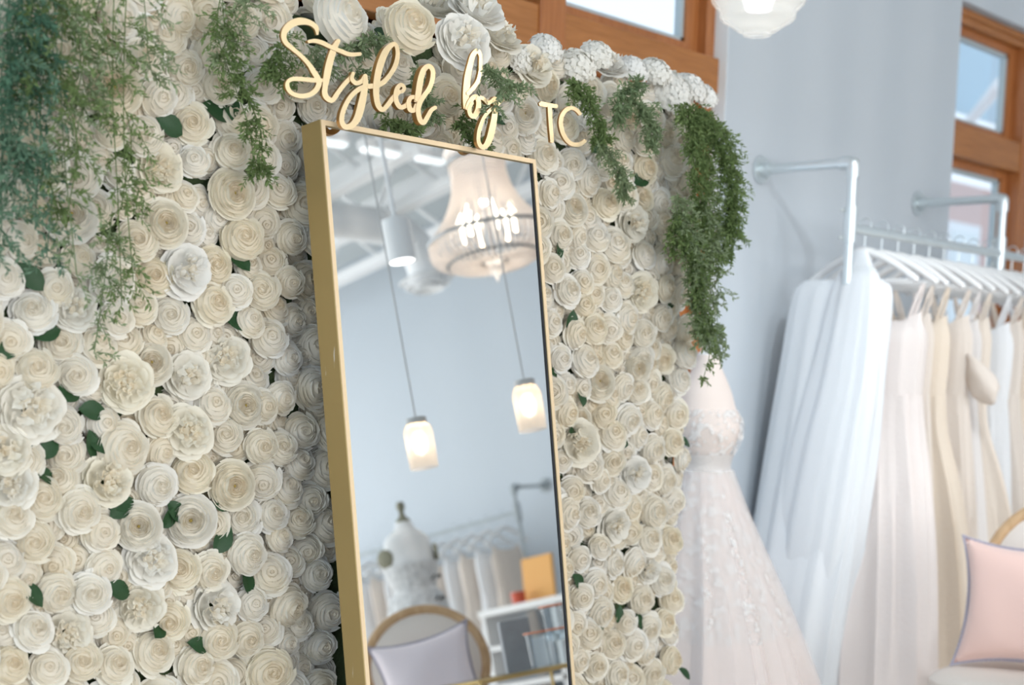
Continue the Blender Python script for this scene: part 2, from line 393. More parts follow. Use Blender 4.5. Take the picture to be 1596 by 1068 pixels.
# ------------------------------------------------------------------ outside
b = MB().box((4, YB+.4, -.3), (40, 30, -.05)); struct(b.build('ground', M['pavement'], smooth=False), 'pavement outside the windows')
p = [aty(1482, 287, 8.), aty(1550, 285, 8.), aty(1480, 350, 8.), aty(1516, 345, 8.)]
bl = thing('building', 'pink stucco building with a white window seen through the right window', 'building', (15, 8, -.05))
MB().box((11, 8, -.05), (30, 12, 3.55)).build('facade', M['stucco'], bl, False)
wx0, wx1 = aty(1478, 350, 8.)[0], aty(1517, 350, 8.)[0]
b = MB(); b.box((wx0-.1, 7.95, 1.2), (wx1+.1, 7.999, 3.1)); fr = b.build('window', M['paper'], bl, False)
MB().box((wx0, 7.93, 1.3), (wx1, 7.949, 3.0)).build('window_pane', mat('bright_pane', (.8, .85, .87), .2), fr, False)
aw = thing('awning', 'blue grey awning outside the upper right window', 'awning', (10.2, 3.3, 3.2))
ez = aty(1515, 183, 6.0)[2]
vs = [(9.6, 3.28, ez+.55), (26, 3.28, ez+.55), (26, 6.0, ez), (9.6, 6.0, ez)]
b = MB(); b.add(vs+[(x, y, z+.03) for x, y, z in vs], [(3, 2, 1, 0), (4, 5, 6, 7), (0, 1, 5, 4), (1, 2, 6, 5), (2, 3, 7, 6), (3, 0, 4, 7)]); b.build('canopy', M['canopy'], aw, False)
p0, p1 = aty(1512, 188, 5.9), aty(1560, 130, 4.4)
for dx in (-2.7, 0, 2.7, 5.4): MB().tube([p0+np.array([dx, 0, 0]), p1+np.array([dx, 0, 0])], .045, 8).build('brace', M['white_metal'], aw)

# ------------------------------------------------------------------ flowers
def petal(th0, half, Rr, H, curl, drop, nu=7, nv=6, notch=.2, wav=.05, spiral=.07, inward=0., ph=0.):
    u = np.linspace(-1, 1, nu)[None, :]; s = np.linspace(0.06, 1, nv)[:, None]
    se = s*(1-notch*u**2*s)
    th = th0+u*half*(.45+.55*np.sqrt(s))
    ang = se*PI/2*(1+inward)
    k = np.clip((se-.68)/.32, 0, 1)**2
    wv = wav*np.sin(3.1*u*half*1.5+ph)*s**2
    r = Rr*np.sin(np.minimum(ang, PI*.75))**.85*(1+spiral*u)+curl*k+wv*.6
    z = H*(1-np.cos(ang))/(1+inward*.8)-drop*k+wv
    X = np.stack([r*np.cos(th), r*np.sin(th), z+0*th], -1).reshape(-1, 3)
    f = [(i*nu+j, i*nu+j+1, (i+1)*nu+j+1, (i+1)*nu+j) for i in range(nv-1) for j in range(nu-1)]
    return X, np.array(f)
def assemble(parts):
    V = []; Q = []; MI = []; o = 0
    for X, f, mi in parts:
        V.append(X); Q.append(f+o); MI.append(np.full(len(f), mi)); o += len(X)
    return np.concatenate(V), np.concatenate(Q), np.concatenate(MI)
def ball(c, r, mi, n=6):
    V = []; 
    for i in range(n+1):
        a = PI*i/n
        for j in range(n): q = 2*PI*j/n; V.append((c[0]+r*math.sin(a)*math.cos(q), c[1]+r*math.sin(a)*math.sin(q), c[2]+r*math.cos(a)))
    f = [(i*n+j, (i+1)*n+j, (i+1)*n+(j+1) % n, i*n+(j+1) % n) for i in range(n) for j in range(n)]
    return np.array(V), np.array(f), mi
def plug(prof, n=14):
    V = []
    for r, z in prof:
        for j in range(n): q = 2*PI*j/n; V.append((max(r, .002)*math.cos(q), max(r, .002)*math.sin(q), z))
    f = [(i*n+j, (i+1)*n+j, (i+1)*n+(j+1) % n, i*n+(j+1) % n) for i in range(len(prof)-1) for j in range(n)]
    return np.array(V), np.array(f), 1
def rose(seed, lo=False, openness=1.):
    g = np.random.default_rng(seed); ps = []
    layers = [(.09, .93, 2, 0, 0), (.17, .96, 3, .0, 0), (.26, .97, 3, .01, 0), (.36, .95, 4, .015, .01), (.47, .91, 4, .025, .02), (.59, .84, 5, .045, .04), (.71, .74, 5, .075, .07), (.83, .60, 5, .11, .11), (.93, .42, 6, .14, .16)]
    if lo: layers = [layers[i] for i in (0, 2, 4, 5, 6, 7, 8)]
    a0 = g.uniform(0, 6)
    for li, (Rr, H, n, cu, dr) in enumerate(layers):
        a0 += 1.1+g.uniform(-.2, .2)
        for k in range(n):
            j = g.uniform(-.1, .1)
            half = (PI/n)*1.35 if n > 2 else 1.9
            X, f = petal(a0+2*PI*k/n+j, half, Rr*(1+g.uniform(-.05, .05)), H*.92*(1+g.uniform(-.05, .05)), cu*openness*g.uniform(.4, 1.6), dr*openness*g.uniform(.4, 1.6),
                         6 if lo else 7, 5 if lo else 6, g.uniform(.08, .26), .015+.025*(li > 3), .13, .32 if Rr < .3 else (.15 if Rr < .5 else .04), g.uniform(0, 6))
            ps.append((X, f, 1 if Rr < .4 else 0))
    ps.append(plug([(0, .86), (.12, .85), (.25, .83), (.40, .78), (.55, .69), (.70, .55), (.82, .40), (.92, .22), (.95, .0)]))
    return assemble(ps)
def ranunculus(seed):
    g = np.random.default_rng(seed); ps = []
    for li, (Rr, H, n, inw) in enumerate([(.12, .60, 4, .3), (.20, .66, 5, .3), (.29, .71, 6, .28), (.38, .74, 6, .25), (.48, .75, 7, .2), (.58, .73, 7, .16), (.69, .67, 7, .12), (.80, .57, 8, .08), (.91, .44, 8, .04), (1.01, .29, 8, .0)]):
        a0 = g.uniform(0, 6)
        for k in range(n):
            X, f = petal(a0+2*PI*k/n, PI/n*1.5, Rr*(1+g.uniform(-.04, .04)), H*(1+g.uniform(-.05, .05)), .05*(li > 4), .03*(li > 4), 6, 6, .12, .02, .05, inw, g.uniform(0, 6))
            ps.append((X, f, 1 if li < 4 else 0))
    ps.append(ball((0, 0, .50), .075, 2))
    ps.append(plug([(0, .45), (.08, .46), (.15, .52), (.26, .58), (.40, .60), (.55, .57), (.70, .48), (.84, .34), (.93, .18), (.96, .0)]))
    return assemble(ps)
def peony(seed):
    g = np.random.default_rng(seed); ps = []
    for Rr, H, n, cu in [(1., .42, 6, .16), (.86, .6, 6, .14), (.72, .74, 6, .12)]:
        a0 = g.uniform(0, 6)
        for k in range(n):
            X, f = petal(a0+2*PI*k/n, PI/n*1.4, Rr*(1+g.uniform(-.08, .08)), H*(1+g.uniform(-.1, .1)), cu, cu, 7, 6, .15, .08, .06, 0, g.uniform(0, 6)); ps.append((X, f, 0))
    for k in range(26):                       # crumpled heart
        a, rr = g.uniform(0, 6.3), .55*math.sqrt(g.uniform(0, 1))
        X, f = petal(g.uniform(0, 6.3), .9, .22, .55, .08, .03, 6, 5, .1, .09, .2, 0, g.uniform(0, 6))
        X = X+np.array([rr*math.cos(a), rr*math.sin(a), .28+.14*(1-rr)]); ps.append((X, f, 1 if rr < .3 else 0))
    return assemble(ps)
def hydrangea(seed, n=52):
    g = np.random.default_rng(seed); ps = []
    for i in range(n):
        t = (i+.5)/n; el = math.acos(1-t*1.05); az = i*2.39996
        nrm = np.array([math.sin(el)*math.cos(az), math.sin(el)*math.sin(az), math.cos(el)])
        c = nrm*np.array([.92, .92, .8])*(1+g.uniform(-.08, .08))
        a = np.cross(nrm, [0.3, .9, .2]); a /= np.linalg.norm(a); bb = np.cross(nrm, a); r0 = g.uniform(0, 6); sz = .30*g.uniform(.8, 1.25); nrm = nrm+g.normal(0, .3, 3); nrm /= np.linalg.norm(nrm)
        for k in range(4):
            q = r0+k*PI/2; d = math.cos(q)*a+math.sin(q)*bb; e = np.cross(nrm, d)
            X = np.array([c+d*.02*sz, c+d*.45*sz-e*.42*sz+nrm*.1*sz, c+d*.45*sz+e*.42*sz+nrm*.1*sz, c+d*1.*sz-e*.3*sz+nrm*g.uniform(0, .15)*sz, c+d*1.*sz+e*.3*sz+nrm*g.uniform(0, .15)*sz, c+d*1.12*sz+nrm*.05*sz])
            ps.append((X, np.array([(0, 1, 2, 2), (1, 3, 4, 2), (3, 5, 4, 4)])[1:2], 0)); 
            ps.append((np.array([X[0], X[1], (X[1]+X[2])/2+nrm*.02*sz, X[2]]), np.array([(0, 1, 2, 3)]), 0))
            ps.append((np.array([X[3], X[5], X[4], (X[3]+X[4])/2]), np.array([(0, 1, 2, 3)]), 0))
    X, f, mi = ball((0, 0, 0), .74, 1, 10); X = X*np.array([1, 1, .85]); ps.append((X, f, 1))
    return assemble(ps)
VAR = {'rose': [rose(s, False, o) for s, o in ((1, 1.), (2, .6), (3, 1.2), (4, .9), (5, .4))], 'ranunculus': [ranunculus(s) for s in (11, 12)],
       'peony': [peony(s) for s in (21, 22)], 'hydrangea': [hydrangea(s) for s in (31, 32)], 'lo': [rose(s, True, o) for s, o in ((41, 1), (42, .6), (43, 1.1))]}
MATS = {'rose': ['petal', 'petal_core', 'stamen'], 'ranunculus': ['petal', 'petal_core', 'stamen'], 'peony': ['petal', 'petal_core', 'stamen'], 'hydrangea': ['petal_w', 'petal_w', 'stamen']}
MESH = {k: [quads_mesh(k, *v, [M[q] for q in MATS[k]]) for v in VAR[k]] for k in MATS}

# flowers read off the photograph: x, y, radius in its pixels, kind
KEY = [(x, y, r, 'rose') for x, y, r in [
 (226, 92, 32), (300, 105, 29), (347, 134, 28), (308, 192, 29), (232, 213, 29), (182, 208, 24), (366, 237, 27), (308, 253, 23), (200, 272, 24), (382, 32, 28), (410, 82, 24), (408, 132, 20), (105, 220, 22), (60, 40, 24),
 (305, 357, 27), (381, 373, 32), (224, 376, 31), (131, 407, 26), (342, 415, 30), (253, 431, 30), (16, 434, 28), (90, 447, 26), (63, 489, 31), (226, 481, 28), (276, 491, 30), (334, 475, 31), (371, 455, 24), (410, 455, 28), (184, 497, 27), (392, 502, 24), (26, 530, 29), (297, 307, 22), (200, 318, 22), (395, 415, 22), (42, 373, 28),
 (106, 534, 30), (60, 578, 31), (124, 586, 30), (105, 665, 30), (168, 662, 28), (253, 652, 30), (195, 699, 40), (47, 720, 31), (113, 709, 31), (103, 752, 30), (250, 757, 31), (308, 738, 32), (71, 778, 33), (126, 795, 32), (360, 680, 28), (410, 696, 26), (415, 633, 24),
 (387, 809, 30), (387, 864, 31), (292, 893, 30), (332, 891, 28), (168, 885, 28), (145, 927, 30), (276, 970, 29), (345, 998, 30), (453, 946, 33), (397, 943, 25), (389, 996, 28), (247, 1020, 33), (424, 1048, 36), (453, 1004, 24), (132, 1033, 31), (182, 1041, 31), (429, 804, 26), (439, 840, 22), (474, 814, 26), (463, 880, 24), (500, 898, 25), (474, 977, 22), (313, 1040, 31), (20, 810, 30), (60, 845, 31), (95, 925, 31), (18, 935, 32), (55, 985, 30), (20, 1040, 30), (80, 1045, 28), (510, 1010, 24), (440, 700, 26), (440, 620, 24), (455, 560, 24), (470, 500, 22), (455, 440, 22), (460, 370, 24), (440, 300, 24), (453, 215, 25), (416, 134, 25), (452, 168, 21), (495, 168, 23), (581, 60, 23), (576, 84, 20),
 (542, 29, 43), (640, 45, 39), (702, 152, 28), (615, 145, 22), (660, 190, 20), (862, 131, 23), (982, 184, 21), (943, 258, 21), (901, 255, 23), (851, 242, 25), (977, 218, 21), (1011, 263, 23), (1054, 250, 26), (1046, 210, 21), (946, 318, 22), (1059, 320, 22), (880, 367, 22), (909, 367, 18), (912, 399, 19), (862, 420, 21), (964, 428, 22), (1009, 399, 20), (927, 514, 23), (886, 454, 23), (917, 441, 19), (959, 467, 18), (1038, 449, 20), (1038, 496, 20), (1009, 520, 21), (1019, 370, 17), (920, 478, 19), (865, 504, 21), (857, 302, 21), (1009, 310, 21), (1008, 560, 22), (981, 654, 22), (1045, 560, 20), (960, 555, 20), (880, 560, 20), (890, 600, 18), (1040, 620, 22), (1000, 610, 20), (1050, 690, 20), (1020, 700, 22), (960, 720, 22), (885, 720, 18), (900, 765, 20), (940, 750, 18), (1045, 750, 22),
 (909, 872, 19), (938, 855, 18), (1014, 842, 23), (965, 880, 21), (976, 920, 22), (1006, 936, 22), (941, 955, 23), (909, 931, 20), (1038, 907, 23), (1014, 980, 22), (965, 1006, 23), (1011, 1017, 19), (1040, 972, 20), (979, 971, 18), (968, 1055, 22), (1024, 1052, 22), (1049, 1031, 21), (900, 974, 20), (922, 801, 23), (1022, 799, 24), (987, 791, 19), (887, 888, 18), (905, 1030, 20), (935, 1040, 20), (1050, 845, 22)]]
KEY += [(184, 139, 37, 'ranunculus'), (116, 336, 37, 'ranunculus'), (363, 303, 33, 'ranunculus'), (259, 350, 32, 'ranunculus'), (245, 567, 30, 'ranunculus'), (387, 633, 31, 'ranunculus'), (363, 757, 33, 'ranunculus'), (218, 822, 32, 'ranunculus'), (303, 812, 35, 'ranunculus'), (822, 179, 26, 'ranunculus'), (901, 326, 24, 'ranunculus'), (940, 597, 26, 'ranunculus'), (789, 150, 22, 'ranunculus'), (1000, 575, 20, 'ranunculus'), (915, 655, 20, 'ranunculus'),
        (258, 262, 31, 'peony'), (290, 423, 34, 'peony'), (300, 586, 32, 'peony'), (360, 562, 33, 'peony'), (47, 638, 45, 'peony'), (10, 704, 36, 'peony'), (21, 757, 34, 'peony'), (168, 752, 35, 'peony'), (200, 599, 36, 'peony'), (237, 872, 35, 'peony'), (342, 946, 35, 'peony'), (229, 948, 32, 'peony'), (750, 22, 38, 'peony'), (728, 66, 36, 'peony'), (789, 60, 32, 'peony'), (988, 347, 24, 'peony'), (1004, 457, 25, 'peony'), (905, 690, 29, 'peony'), (961, 105, 26, 'peony'), (962, 820, 24, 'peony'), (832, 105, 28, 'peony'), (1020, 890, 20, 'peony'), (990, 740, 24, 'peony'), (690, 15, 32, 'peony'),
        (295, 673, 34, 'peony'), (116, 988, 33, 'peony'), (118, 484, 29, 'peony'), (1043, 147, 37, 'hydrangea'), (1020, 115, 28, 'hydrangea'), (1075, 139, 28, 'hydrangea'), (1098, 152, 22, 'hydrangea'), (898, 105, 32, 'hydrangea'), (850, 78, 28, 'hydrangea'), (930, 88, 28, 'hydrangea'), (906, 180, 26, 'hydrangea'), (985, 110, 26, 'hydrangea'), (810, 95, 24, 'hydrangea')]
FX0, FX1, FZ1 = .62, 3.11, 1.955
PY = 2.275                              # front of the backing panel
fw = thing('flower_wall', 'wall of cream roses with hanging greenery behind the tall mirror', 'flower wall', (1.85, 2.3, 0))
b = MB(); b.box((FX0, PY, .0), (FX1+.012, PY+.035, FZ1-.03)); b.build('backing_panel', M['panel'], fw, False)
b = MB()
for x in (.9, 1.85, 2.8): b.box((x-.04, PY+.035, 0), (x+.04, PY+.12, .06)); b.box((x-.02, PY+.036, 0), (x+.02, PY+.075, 1.9))
b.build('support_foot', M['dark'], fw, False)

def orient(nrm, roll):
    n = Vector(nrm).normalized(); q = Vector((0, 0, 1)).rotation_difference(n)
    return q.to_matrix() @ Matrix.Rotation(roll, 3, 'Z')
placed = []
def edge_normal(P):
    nx = 0.; nz = 0.
    if P[0] > FX1-.05: nx = min(.35, (P[0]-(FX1-.05))/.2)
    if P[2] > FZ1-.05: nz = min(1.2, (P[2]-(FZ1-.05))/.07)
    return nx, nz
def mirror_y(z): return 2.12-(1.70-z)*math.tan(LEAN)
for i, (x, y, r, kind) in enumerate(KEY):
    Y = 2.235 if kind != 'hydrangea' else 2.25
    Y = {(542, 29): 2.15, (640, 45): 2.15, (728, 66): 2.12, (750, 22): 2.15, (702, 152): 2.19, (789, 60): 2.2}.get((x, y), Y)
    P = aty(x, y, Y); D = depth(P); rad = r*D/FPX*(1.19 if kind != 'hydrangea' else 1.0)
    if kind == 'rose': rad *= .97
    placed.append((P, rad, kind, i))
objs = []
cnt = {}
for P, rad, kind, i in sorted(placed, key=lambda q: -q[1]):
    cnt[kind] = cnt.get(kind, 0)+1
filler = []
ordered = sorted([q for q in placed if q[2] == 'rose'], key=lambda q: -q[1])
rank = {q[3]: k for k, q in enumerate(ordered)}
NPART = 100
for P, rad, kind, i in placed:
    nx, nz = edge_normal(P); g = np.random.default_rng(1000+i)
    tl = .20 if kind != 'rose' else .30
    nrm = (nx+g.uniform(-tl, tl)-.28, -1., nz+g.uniform(-tl, tl)*.8+.12)
    R3 = orient(nrm, g.uniform(0, 6.3)); base = Vector(P)+Vector((0, .022+g.uniform(-.012, .010) if kind != 'hydrangea' else .0, 0))
    sq = .9 if kind == 'rose' else .85
    if kind == 'rose' and rank[i] >= NPART:
        filler.append((base, R3, rad, g)); continue
    o = bpy.data.objects.new(kind, MESH[kind][int(g.integers(len(MESH[kind])))]); COL.objects.link(o); o.parent = fw
    M4 = R3.to_4x4(); S = Matrix.Diagonal((rad, rad, rad*sq, 1))
    o.matrix_local = Matrix.Translation(base-fw.location) @ M4 @ S
# fill between them
cells = [(float(P[0]), float(P[2]), float(rad)) for P, rad, k, i in placed]
arr = np.array(cells); fill_pts = []
g = np.random.default_rng(5)
for lvl, (rlo, rhi, tight, n) in enumerate(((.030, .037, .84, 9000), (.027, .033, .74, 9000), (.024, .030, .62, 12000))):
    for _ in range(n):
        x, z = g.uniform(1.0, FX1+.005), g.uniform(.34, FZ1)
        if 1.95 < x < 2.24 and z < 1.5: continue
        rr = g.uniform(rlo, rhi)
        d = np.hypot(arr[:, 0]-x, arr[:, 1]-z)
        if (d > tight*(arr[:, 2]+rr)).all():
            arr = np.vstack([arr, (x, z, rr)]); fill_pts.append((x, z, rr, lvl))
Vs, Qs, Ms, off = [], [], [], 0
def stamp(base, R3, rad, g):
    global off
    V, Q, mi = VAR['lo'][int(g.integers(3))]
    A = np.array(R3); W = (V*np.array([rad, rad, rad*.9])) @ A.T + np.array(base)
    Vs.append(W); Qs.append(Q+off); Ms.append(mi); off += len(V)
for q in filler: stamp(*q)
for x, z, rr, lvl in fill_pts:
    nx, nz = edge_normal((x, 0, z))
    nrm = (nx+g.uniform(-.4, .4)-.28, -1, nz+g.uniform(-.35, .35)+.1)
    stamp((x, 2.257+.011*lvl+g.uniform(-.008, .008), z), orient(nrm, g.uniform(0, 6.3)), rr*1.23, g)
# wrap over the right end and the top
for k in range(64):
    z = .36+k*.026; stamp((FX1+g.uniform(-.035, .0), 2.285+g.uniform(0, .03), z), orient((1, g.uniform(-.6, .3), g.uniform(-.3, .3)), g.uniform(0, 6)), g.uniform(.026, .034), g)
for k in range(50):
    x = 1.0+k*.042; stamp((x, 2.29+g.uniform(-.01, .03), FZ1-.03), orient((g.uniform(-.3, .3), g.uniform(-.5, .4), 1), g.uniform(0, 6)), g.uniform(.028, .036), g)
me = quads_mesh('small_rose', np.concatenate(Vs), np.concatenate(Qs), np.concatenate(Ms), [M['petal_f'], M['petal_fc'], M['stamen']])
o = bpy.data.objects.new('small_rose', me); COL.objects.link(o); o.parent = fw; o.location = -fw.location; o['kind'] = 'stuff'; o['label'] = 'small cream roses packed between the larger blooms'
print('filler', len(filler), len(fill_pts), cnt)

# rose leaves
def leaf_arrays(n=7, m=5):
    V = []
    for i in range(n):
        t = i/(n-1); w = .34*math.sin(PI*min(1, t*1.02))**.8*(1-.25*t)
        for j in range(m):
            u = (j/(m-1)-.5)*2; V.append((u*w, t, .10*abs(u)*w*2-.18*(t-.3)**2+.05))
    f = [(i*m+j, i*m+j+1, (i+1)*m+j+1, (i+1)*m+j) for i in range(n-1) for j in range(m-1)]
    return np.array(V), np.array(f)
LV, LF = leaf_arrays(); leaf_me = quads_mesh('leaf', LV, LF, np.zeros(len(LF)), [M['leaf']])
LEAF = [(337, 176), (263, 195), (358, 166), (390, 263), (71, 520), (371, 405), (47, 431), (366, 500), (103, 615), (145, 641), (76, 699), (71, 744), (192, 786), (342, 780), (142, 694), (187, 791), (263, 806), (347, 841), (384, 906), (182, 920), (247, 983), (308, 1006), (492, 1006), (492, 983), (962, 496), (1043, 472), (870, 391), (889, 504), (996, 281), (1050, 354), (900, 907), (964, 957), (996, 969), (1066, 1050), (935, 980), (893, 672), (968, 690), (905, 619), (1005, 186), (935, 232), (46, 925), (590, 58), (1066, 690), (275, 800), (8, 800), (150, 690), (10, 545)]
leaf_xy = [(aty(x, y, 2.245), .055) for x, y in LEAF]
for k in range(14): leaf_xy.append((np.array([g.uniform(1.1, FX1), 2.25, g.uniform(.4, 1.9)]), .05))
for k, (P, ln) in enumerate(leaf_xy):
    if 1.84 < P[0] < 2.36 and P[2] < 1.66: continue
    o = bpy.data.objects.new('leaf', leaf_me); COL.objects.link(o); o.parent = fw
    a = g.uniform(0, 6.3); R3 = orient((g.uniform(-.4, .4), -1, g.uniform(-.1, .7)), a); s = ln*g.uniform(.85, 1.2)
    ctr = Vector(P)-R3 @ Vector((0, .5*s, 0))
    o.matrix_local = Matrix.Translation(ctr-fw.location) @ R3.to_4x4() @ Matrix.Diagonal((s, s, s, 1))

# hanging ferns
def fern(path, spread, ntwig, twig, leaf, seed, fwd=.6, nleaf=14, stems=1):
    g = np.random.default_rng(seed); V = []; Q = []; o = 0
    def quad(a, b, c, d):
        nonlocal o
        V.extend([a, b, c, d]); Q.append((o, o+1, o+2, o+3)); o += 4
    def strip(pts, w):
        for a, c in zip(pts[:-1], pts[1:]):
            t = c-a; s1 = np.cross(t, [0, 1, 0]); s1 = s1/(np.linalg.norm(s1)+1e-9)*w; s2 = np.cross(t, [1, 0, 0.1]); s2 = s2/(np.linalg.norm(s2)+1e-9)*w
            quad(a-s1, a+s1, c+s1, c-s1); quad(a-s2, a+s2, c+s2, c-s2)
    for st in range(stems):
        jit = g.normal(0, spread*.5, 3)*np.array([1, .35, .3])
        P = smooth_path([np.array(p)+jit*min(1, i*.7)+g.normal(0, spread*.18, 3)*(i > 0) for i, p in enumerate(path)], 10)
        strip(P, .0011)
        L = len(P)
        for k in range(ntwig):
            i = int(g.integers(1, L)); p = P[i]; side = 1 if k % 2 else -1
            d = np.array([side*g.uniform(.35, 1.), -g.uniform(-.1, fwd), g.uniform(-.8, .45)]); d /= np.linalg.norm(d)
            ln = twig*g.uniform(.55, 1.25)*(1-.35*i/L); pts = [p]; q = p.copy(); dd = d.copy()
            for m_ in range(6):
                dd = dd+np.array([0, 0, -.13]); dd /= np.linalg.norm(dd); q = q+dd*ln/6; pts.append(q.copy())
            strip(pts, .0007)
            for m_ in range(nleaf):
                t = (m_+1.)/nleaf*5.99; a = int(t); base = pts[a]+(pts[a+1]-pts[a])*(t-a); tg = pts[a+1]-pts[a]; tg = tg/np.linalg.norm(tg)
                sd = np.cross(tg, g.normal(0, 1, 3)); sd /= np.linalg.norm(sd)+1e-9
                ld = tg*.65+sd*.8; ld /= np.linalg.norm(ld); nn = np.cross(ld, g.normal(0, 1, 3)); nn /= np.linalg.norm(nn)+1e-9
                ll = leaf*g.uniform(.7, 1.25); quad(base, base+ld*ll*.45+nn*ll*.17, base+ld*ll, base+ld*ll*.45-nn*ll*.17)
    return np.array(V), np.array(Q)
def add_fern(px, Y0, Y1, spread, ntwig, twig, leaf, seed, mt, stems=2, fwd=.6, nleaf=14, label=None):
    n = len(px); path = [aty(x, y, Y0+(Y1-Y0)*i/(n-1)) for i, (x, y) in enumerate(px)]
    V, Q = fern(path, spread, ntwig, twig, leaf, seed, fwd, nleaf, stems)
    Q = Q[(V[Q][:, :, 1] < 2.62).all(1)]
    me = quads_mesh('fern_garland', V, Q, np.zeros(len(Q)), [M[mt]]); o = bpy.data.objects.new('fern_garland', me); COL.objects.link(o); o.parent = fw; o.location = -fw.location
    if label: o['label'] = label
    return o
s = 100
for x0, y1, sp, st, mt in ((8, 400, .05, 4, 'fern_blue_cast'), (40, 360, .05, 4, 'fern_blue_cast'), (75, 330, .045, 3, 'fern'), (110, 250, .04, 2, 'fern_p'), (130, 170, .04, 2, 'fern_p'), (215, 120, .03, 1, 'fern_p'), (95, 420, .03, 1, 'fern_p'), (150, 330, .03, 1, 'fern'), (172, 470, .025, 1, 'fern'), (192, 440, .025, 2, 'fern'), (25, 250, .05, 4, 'fern_blue_cast'), (70, 140, .05, 3, 'fern')):
    s += 1; add_fern([(x0+6, -40), (x0, y1*.3), (x0+5, y1*.65), (x0+10, y1)], 2.14, 2.16, sp, 26, .075, .013, s, mt, max(1, st-1), .8, 13, 'green fern spray with blue daylight in its colour hanging at the left' if mt == 'fern_blue_cast' else None)
add_fern([(175, 330), (168, 430), (150, 545)], 2.16, 2.17, .02, 30, .05, .011, 131, 'fern_p', 1)
add_fern([(345, -20), (350, 60), (378, 140), (402, 200), (408, 265)], 2.17, 2.18, .018, 46, .05, .012, 132, 'fern', 2)
add_fern([(395, -10), (370, 40), (350, 90)], 2.17, 2.18, .02, 30, .05, .012, 133, 'fern_p', 1)
add_fern([(445, 55), (430, 95), (437, 125)], 2.15, 2.16, .015, 24, .045, .012, 134, 'fern', 2)
add_fern([(478, 70), (500, 95), (525, 118)], 2.15, 2.16, .02, 15, .045, .012, 135, 'fern_p', 2)
add_fern([(600, 55), (565, 68), (535, 82)], 2.14, 2.16, .015, 15, .04, .016, 136, 'fern_p', 2)
add_fern([(545, 90), (560, 110), (570, 130)], 2.16, 2.17, .015, 18, .035, .012, 137, 'fern_p', 1)
add_fern([(650, 95), (660, 140), (680, 185)], 2.16, 2.17, .015, 20, .04, .012, 138, 'fern_p', 2)
add_fern([(600, 185), (625, 192), (650, 205)], 2.16, 2.16, .012, 20, .035, .014, 139, 'fern', 2)
add_fern([(755, 105), (785, 118), (825, 135)], 2.12, 2.15, .02, 22, .055, .012, 140, 'fern_p', 2)
add_fern([(790, 130), (770, 160), (755, 175)], 2.09, 2.10, .012, 14, .05, .012, 141, 'fern_p', 1)
add_fern([(735, 160), (722, 200), (765, 232)], 2.16, 2.15, .014, 24, .04, .012, 142, 'fern', 2)
add_fern([(890, 125), (915, 150), (935, 190), (940, 215)], 2.15, 2.17, .02, 42, .045, .013, 143, 'fern', 2)
add_fern([(930, 220), (960, 255), (972, 305)], 2.17, 2.18, .016, 40, .04, .012, 144, 'fern_p', 2)
add_fern([(985, 155), (1010, 180), (1018, 225)], 2.16, 2.17, .018, 40, .045, .013, 145, 'fern_p', 2)
add_fern([(1000, 120), (970, 150), (960, 185)], 2.15, 2.17, .016, 30, .045, .013, 146, 'fern_p', 2)
for k, (pth, st, nt_, mt) in enumerate((
        ([(1062, 165), (1095, 220), (1105, 330), (1095, 430)], 4, 70, 'fern'), ([(1070, 160), (1120, 230), (1135, 320), (1125, 400)], 4, 75, 'fern'),
        ([(1085, 170), (1130, 215), (1143, 290), (1140, 370)], 3, 60, 'fern'), ([(1080, 200), (1090, 330), (1082, 420), (1098, 520)], 4, 80, 'fern'),
        ([(1095, 300), (1112, 400), (1112, 480), (1116, 545)], 2, 60, 'fern_p'), ([(1055, 300), (1072, 380), (1075, 460), (1082, 530)], 3, 70, 'fern_p'),
        ([(1060, 330), (1050, 365), (1062, 400)], 2, 40, 'fern'), ([(1100, 500), (1105, 550), (1092, 598)], 1, 14, 'fern'))):
    add_fern(pth, 2.13, 2.15, .035 if k < 7 else .006, nt_, .05 if k < 7 else .03, .0125, 160+k, mt, st, .6, 13, 'thick green fern spray cascading over the right end')

# ------------------------------------------------------------------ leaning mirror
tl = aty(502, 199, 2.12)
gx0, gx1 = aty(504, 199, 2.12)[0], aty(828, 259, 2.12)[0]
zt = 1.70
ca, sa = math.cos(LEAN), math.sin(LEAN)
Ln = zt/ca
mr = thing('leaning_mirror', 'tall gold framed mirror leaning against the flower wall', 'mirror', ((gx0+gx1)/2, 2.12-zt*math.tan(LEAN), 0))
def mpt(x, l, d): return np.array([x, 2.12-l*sa+d*ca, zt-l*ca-d*sa]) if False else np.array([x, 2.12-l*sa, zt-l*ca]) + d*(-MN)
def mbox(bm, x0, x1, l0, l1, d0, d1):
    c = [mpt(x, l, d) for d in (d0, d1) for x, l in ((x0, l0), (x1, l0), (x1, l1), (x0, l1))]
    bm.add(c, [(0, 1, 2, 3), (7, 6, 5, 4), (4, 5, 1, 0), (5, 6, 2, 1), (6, 7, 3, 2), (7, 4, 0, 3)])
T, DP = .010, .050
b = MB()
mbox(b, gx0-T, gx0, -T, Ln-.01, -.004, DP); mbox(b, gx1, gx1+T, -T, Ln-.01, -.004, DP)
mbox(b, gx0, gx1, -T, 0, -.004, DP); mbox(b, gx0, gx1, Ln-.01-T, Ln-.01, -.004, DP)
b.build('side_frame', M['gold'], mr, False, .0015)
b = MB()
mbox(b, gx0-T+.001, gx0, -T+.001, Ln-.011, -.0055, -.004); mbox(b, gx1, gx1+T-.001, -T+.001, Ln-.011, -.0055, -.004); mbox(b, gx0, gx1, -T+.001, 0, -.0055, -.004)
part(b.build('front_lip', M['gold_lip'], mr, False), 'pale gold front lip')
b = MB(); mbox(b, gx1-.003, gx1, 0, Ln-.02, -.003, -.0005); part(b.build('inner_edge_strip', M['dark'], mr, False), 'thin dark inner edge')  # narrow dark strip along the right inner edge
